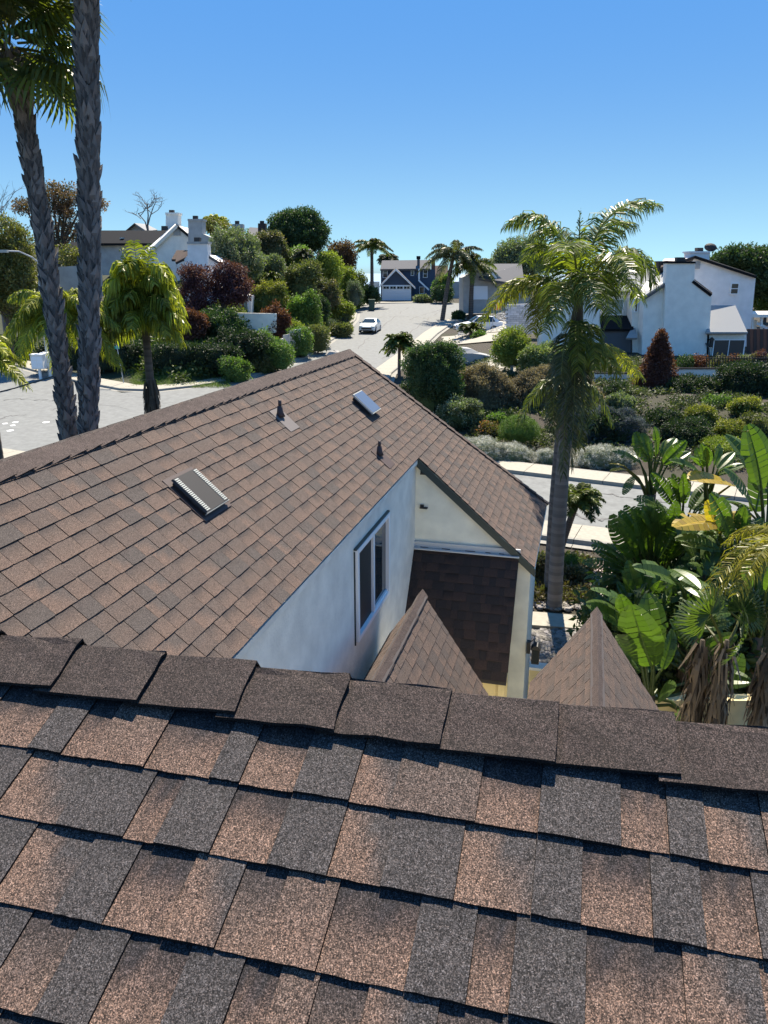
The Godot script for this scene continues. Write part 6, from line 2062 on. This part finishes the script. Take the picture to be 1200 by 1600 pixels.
	o = thing("undergrowth", "dark leafy undergrowth in the shade between the bird-of-paradise stems", "undergrowth")
	scatter(o, "foliage", T.broad, M.leaf, pl, ti)
	o.set_meta("kind", "stuff")
	var pn := at(895, 872, 20.6)
	shrub("garden_plant", "small bright green plant at the foot of the tall palm by the path", "plant", "round", "topiary", 877, 866, 906, 886, 20.2, 1.0, 140)
	shrub("garden_plant", "low brown-green grass tuft left of the tall palm foot", "plant", "mound", "bronze", 832, 862, 868, 905, 19.2, 1.0, 141)
	shrub("garden_plant", "dry brown tuft right of the tall palm foot", "plant", "mound", "bronze", 878, 885, 915, 915, 19.3, 1.0, 142)
	shrub("garden_plant", "dark small plant beside the brick paving", "plant", "mound", "dark", 962, 878, 990, 905, 18.8, 1.0, 143)


func loft(st: Array) -> ArrayMesh:    # stations [z, half width, sill y, belt y, belt half width, top y, top half width]
	var b := B.new()
	var rows := []
	for s in st:
		rows.append([Vector3(-s[1] * 0.96, s[2], s[0]), Vector3(-s[1], s[2] + 0.12, s[0]), Vector3(-s[1], (s[2] + s[3]) / 2, s[0]), Vector3(-s[4], s[3], s[0]), Vector3(-s[6], s[5] - 0.03, s[0]), Vector3(-s[6] * 0.7, s[5], s[0]), Vector3(s[6] * 0.7, s[5], s[0]), Vector3(s[6], s[5] - 0.03, s[0]), Vector3(s[4], s[3], s[0]), Vector3(s[1], (s[2] + s[3]) / 2, s[0]), Vector3(s[1], s[2] + 0.12, s[0]), Vector3(s[1] * 0.96, s[2], s[0]), Vector3(-s[1] * 0.96, s[2], s[0])])
	b.grid(rows)
	for e in [0, rows.size() - 1]:
		for j in range(1, 11):
			b.tri(rows[e][0], rows[e][j], rows[e][j + 1])
	return b.done()


func car(called: String, label: String, cat: String, pos: Vector3, yaw: float, paint: Material, tall: float, len_: float) -> void:    # front at -z
	var o := thing(called, label, cat, pos, yaw)
	var L := len_ / 2
	var t: float = tall
	part(o, "body", loft([[-L, 0.70, 0.34, 0.62, 0.66, 0.66, 0.60], [-L + 0.12, 0.84, 0.24, 0.72, 0.80, 0.76, 0.74], [-L * 0.55, 0.92, 0.2, 0.90, 0.86, 0.94, 0.80], [-L * 0.38, 0.93, 0.2, 0.96, 0.88, 1.0, 0.80], [-L * 0.02, 0.93, 0.2, 0.98, 0.88, t - 0.04, 0.64], [L * 0.25, 0.93, 0.2, 1.0, 0.88, t, 0.65], [L * 0.62, 0.93, 0.2, 1.02, 0.88, t - 0.06, 0.62], [L * 0.9, 0.90, 0.24, 1.02, 0.84, 1.08, 0.76], [L, 0.82, 0.34, 0.95, 0.76, 1.0, 0.68]]), paint)
	var b := B.new()
	var gl := func(p: Array, called_: String):
		var g := B.new()
		g.quad(p[0], p[1], p[2], p[3])
		g.quad(p[3] - Vector3(0, 0.01, 0), p[2] - Vector3(0, 0.01, 0), p[1] - Vector3(0, 0.01, 0), p[0] - Vector3(0, 0.01, 0))
		part(o, called_, g.done(), M.glass)
	gl.call([Vector3(-0.76, 1.025, -L * 0.37), Vector3(0.76, 1.025, -L * 0.37), Vector3(0.58, t - 0.05, -L * 0.05), Vector3(-0.58, t - 0.05, -L * 0.05)], "windscreen")
	gl.call([Vector3(-0.70, 1.10, L * 0.89), Vector3(0.70, 1.10, L * 0.89), Vector3(0.56, t - 0.08, L * 0.655), Vector3(-0.56, t - 0.08, L * 0.655)], "rear_window")
	for s in [-1, 1]:
		var x0: float = s * 0.895
		var x1: float = s * 0.675
		gl.call([Vector3(x0, 1.02, -L * 0.28), Vector3(x0, 1.03, L * 0.17), Vector3(x1, t - 0.07, L * 0.17), Vector3(x1, t - 0.10, -L * 0.02)], "side_window")
		gl.call([Vector3(x0, 1.03, L * 0.20), Vector3(x0, 1.05, L * 0.66), Vector3(x1, t - 0.12, L * 0.56), Vector3(x1, t - 0.07, L * 0.20)], "side_window")
		b = B.new()
		b.box(Vector3(s * 1.0, 1.02, -L * 0.27), Vector3(0.18, 0.13, 0.1))
		part(o, "mirror", b.done(), paint)
		b = B.new()
		b.box(Vector3(s * 0.62, 0.70, -L + 0.10), Vector3(0.34, 0.11, 0.12), Basis(Vector3.UP, s * 0.35))
		part(o, "headlight", b.done(), M.pale_glass)
		for z in [-L * 0.62, L * 0.60]:
			b = B.new()
			b.tube([Vector3(s * 0.74, 0.34, z), Vector3(s * 0.95, 0.34, z)], [0.34, 0.34], 18)
			var w := part(o, "wheel", b.done(), M.tyre)
			b = B.new()
			b.tube([Vector3(s * 0.94, 0.34, z), Vector3(s * 0.965, 0.34, z)], [0.23, 0.19], 14)
			part(w, "rim", b.done(), M.rim)
	b = B.new()
	b.box(Vector3(0, 0.50, -L + 0.03), Vector3(1.15, 0.2, 0.08))
	b.box(Vector3(0, 0.30, -L + 0.05), Vector3(1.4, 0.10, 0.1))
	part(o, "grille", b.done(), M.black)


func vehicles() -> void:
	var p := at(578.5, 518, 87.0)
	p.y = street_h(87) + 0.01
	car("parked_car", "silver-white car parked at the left kerb of the cul-de-sac, facing the camera", "car", p, PI - 0.16, M.car_white, 1.45, 4.6)
	p = hit(746, 520)
	p.y = land(p.x, p.z) + 0.07
	car("parked_car", "silver-white crossover seen side-on behind the cycad, under the palm frond", "car", p, PI / 2 + 0.12, M.car_silver, 1.60, 4.7)
	var fl := thing("flag", "small red and white flag hanging by the painted brick wall", "flag", at(770, 486, 72))
	var fb := B.new()
	fb.tube([Vector3(0, -1.6, 0), Vector3(0.1, 1.1, 0.1)], [0.03, 0.03], 6)
	part(fl, "pole", fb.done(), M.steel)
	for s in 5:
		fb = B.new()
		fb.col = Color(0.55, 0.06, 0.06) if s % 2 == 0 else Color(0.75, 0.72, 0.70)
		var x := 0.08 + s * 0.13
		fb.quad(Vector3(x, 0.95, 0.1 + 0.04 * (s % 2)), Vector3(x + 0.13, 0.9, 0.1 + 0.04 * ((s + 1) % 2)), Vector3(x + 0.10, 0.05, 0.06 * ((s + 1) % 2)), Vector3(x - 0.02, 0.12, 0.06 * (s % 2)))
		part(fl, "stripe", fb.done(), M.plain)
	# a car under a fitted grey cover
	p = hit(722, 572)
	var o := thing("covered_car", "car under a fitted pale grey cover behind the dense dark bush", "car", p, -PI / 2 + 0.25)
	part(o, "car_cover", loft([[-2.25, 0.72, 0.05, 0.55, 0.66, 0.62, 0.55], [-2.1, 0.88, 0.02, 0.68, 0.82, 0.76, 0.66], [-1.1, 0.95, 0.02, 0.90, 0.88, 0.98, 0.66], [-0.45, 0.96, 0.02, 0.98, 0.90, 1.30, 0.58], [0.3, 0.96, 0.02, 1.0, 0.90, 1.38, 0.58], [1.1, 0.96, 0.02, 1.0, 0.90, 1.22, 0.58], [1.8, 0.95, 0.02, 0.96, 0.88, 1.04, 0.66], [2.2, 0.85, 0.05, 0.8, 0.78, 0.9, 0.66]]), M.cover)
	var b := B.new()
	for s in [-1, 1]:
		b.box(Vector3(s * 0.93, 0.06, 0), Vector3(0.05, 0.06, 3.6))
	part(o, "cover_hem", b.done(), M.vent_metal)
	o = thing("wheelie_bin", "dark green wheeled bin at the kerb by the dark blue house", "bin", Vector3(at(581, 480, 113.5).x, street_h(113.5), -113.5))
	b = B.new()
	b.prism(PackedVector2Array([Vector2(-0.36, 0.08), Vector2(0.36, 0.08), Vector2(0.46, 1.45), Vector2(-0.46, 1.45)]), 0.45, -0.45)
	part(o, "body", b.done(), M.bin)
	b = B.new()
	b.box(Vector3(0, 1.50, 0.02), Vector3(1.0, 0.09, 1.02))
	b.box(Vector3(0, 1.42, 0.52), Vector3(0.8, 0.06, 0.08))
	part(o, "lid", b.done(), M.bin)
	for s in [-1, 1]:
		b = B.new()
		b.tube([Vector3(s * 0.36, 0.12, -0.4), Vector3(s * 0.44, 0.12, -0.4)], [0.12, 0.12], 10)
		part(o, "wheel", b.done(), M.tyre)


func street_things() -> void:
	var b := B.new()
	for k in [[61, 563, 56.8, "white mail box pedestal nearest the left fan palm, left of its pair", 0], [77, 560, 57.6, "cream mail box pedestal half hidden by the left fan palm trunk", 1]]:
		var p := at(k[0], k[1] + 8, k[2])
		var g := land(p.x, p.z)
		var o := thing("mail_box", k[3], "mail box", Vector3(p.x, g, p.z))
		b = B.new()
		b.box(Vector3(0, 0.35, 0), Vector3(0.16, 0.9, 0.16))
		part(o, "post", b.done(), M.white_paint)
		b = B.new()
		b.box(Vector3(0, 1.28, 0), Vector3(0.86, 1.0, 0.6))
		part(o, "cabinet", b.done(), M.white_wall if k[4] == 0 else M.stucco)
		b = B.new()
		b.box(Vector3(0, 1.81, 0), Vector3(0.94, 0.07, 0.68))
		part(o, "lid", b.done(), M.white_paint)
		for r in 3:
			for c in 2:
				b = B.new()
				b.box(Vector3(-0.2 + c * 0.4, 1.0 + r * 0.27, 0.303), Vector3(0.37, 0.24, 0.01))
				part(o, "door", b.done(), M.white_paint)
	var p := at(192, 580, 54.5)
	var o := thing("street_sign", "slim street sign post with a green blade before the long hedge", "sign", Vector3(p.x, land(p.x, p.z), p.z))
	b = B.new()
	b.tube([Vector3(0, -0.1, 0), Vector3(-0.25, 2.75, 0)], [0.03, 0.03], 6)
	part(o, "post", b.done(), M.steel)
	b = B.new()
	b.box(Vector3(-0.45, 2.6, 0.0), Vector3(0.75, 0.22, 0.02))
	part(o, "blade", b.done(), M.sign)
	p = at(64, 480, 58)
	var q := at(8, 392, 56)
	var m := at(50, 402, 57.6)
	o = thing("street_lamp", "grey street lamp whose curved arm reaches left over the street", "street lamp", Vector3(p.x, land(p.x, p.z), p.z))
	b = B.new()
	b.tube([Vector3(0, 0, 0), p - o.position, at(60, 410, 58) - o.position], [0.11, 0.09, 0.07], 8)
	part(o, "post", b.done(), M.steel)
	b = B.new()
	b.tube([at(60, 410, 58) - o.position, m - o.position, at(30, 393, 56.8) - o.position, q - o.position], [0.06, 0.055, 0.05, 0.05], 7)
	part(o, "arm", b.done(), M.steel)
	b = B.new()
	b.box(q - o.position + Vector3(-0.2, -0.02, 0), Vector3(0.75, 0.18, 0.3))
	part(o, "head", b.done(), M.louvre)
	o = thing("overhead_cable", "thin black cable slung across the street to the left fan palm", "cable")
	b = B.new()
	b.tube([at(-40, 622, 14.0), at(25, 606, 13.8), at(92, 585, 13.0)], [0.012, 0.012, 0.012], 5)
	part(o, "cable", b.done(), M.black)
	var tar := mat(Color(0.075, 0.075, 0.075), 0.8)
	for k in [[[560, 545], [600, 505], [640, 480]], [[600, 560], [640, 515], [690, 486]], [[640, 500], [700, 478], [740, 474]], [[575, 500], [620, 490], [668, 498]], [[0, 655], [70, 640], [150, 632]], [[10, 625], [90, 622], [200, 640]], [[900, 770], [1000, 778], [1120, 800]], [[880, 800], [960, 822], [1060, 826]]]:
		b = B.new()
		var prev := []
		var seam := []
		for i in 25:
			var t := i / 24.0
			var q0 := Vector2(k[0][0], k[0][1]).lerp(Vector2(k[1][0], k[1][1]), t).lerp(Vector2(k[1][0], k[1][1]).lerp(Vector2(k[2][0], k[2][1]), t), t)
			var w := hit(q0.x, q0.y)
			w.y = street_h(-w.z) + 0.012
			w += Vector3(N.get_noise_1d(i * 40 + k[0][0]), 0, N.get_noise_1d(i * 40 + 500 + k[0][0])) * 0.5
			seam.append([w - Vector3(0.05, 0, 0.05), w + Vector3(0.05, 0, 0.05)])
		b.grid(seam)
		struct("road_seam", b.done(), tar)
	var n := 0
	for k in [[8, 662, 7], [24, 660, 8], [20, 665, 7], [16, 673, 9], [72, 660, 9]]:
		var a := on(k[0] - k[2] * 0.5, k[1], 0.0)
		var w := on(k[0] + k[2] * 0.5, k[1], 0.0).x - a.x
		b = B.new()
		var pts := PackedVector2Array()
		for i in 10:
			pts.append(Vector2(a.x + w * 0.5 + cos(TAU * i / 10) * w * 0.55, a.z + sin(TAU * i / 10) * w * 0.7))
		b.prism(pts, 0.012, 0.002, Transform3D(Basis(Vector3(1, 0, 0), Vector3(0, 0, 1), Vector3(0, 1, 0)), Vector3.ZERO))
		struct("road_marking", b.done(), M.paint)
		n += 1
	for k in [[500, 522, 0.5, "pale boulder at the pavement bend, larger one"], [487, 508, 0.42, "tilted pale boulder on the bank beside the blue-grey bush"], [521, 531, 0.35, "small boulder at the foot of the clipped hedge by the pavement"]]:
		var c := at(k[0], k[1], 80.0 - (k[1] - 508) * 0.5)
		c.y = land(c.x, c.z)
		o = thing("boulder", k[3], "boulder", c)
		b = B.new()
		b.col = Color(0.40, 0.37, 0.33)
		var rows := []
		for j in 6:
			var row := []
			for i in 9:
				var v := PI * (j / 5.0 - 0.5)
				var u := TAU * (i % 8) / 8.0
				row.append(Vector3(cos(u) * cos(v) * 1.7, sin(v), sin(u) * cos(v)) * k[2] * 1.4 * (1.0 + 0.4 * N.get_noise_3d(cos(u) * 60 + k[0], v * 50, sin(u) * 60)))
			rows.append(row)
		b.grid(rows)
		part(o, "stone", b.done(), M.stone)
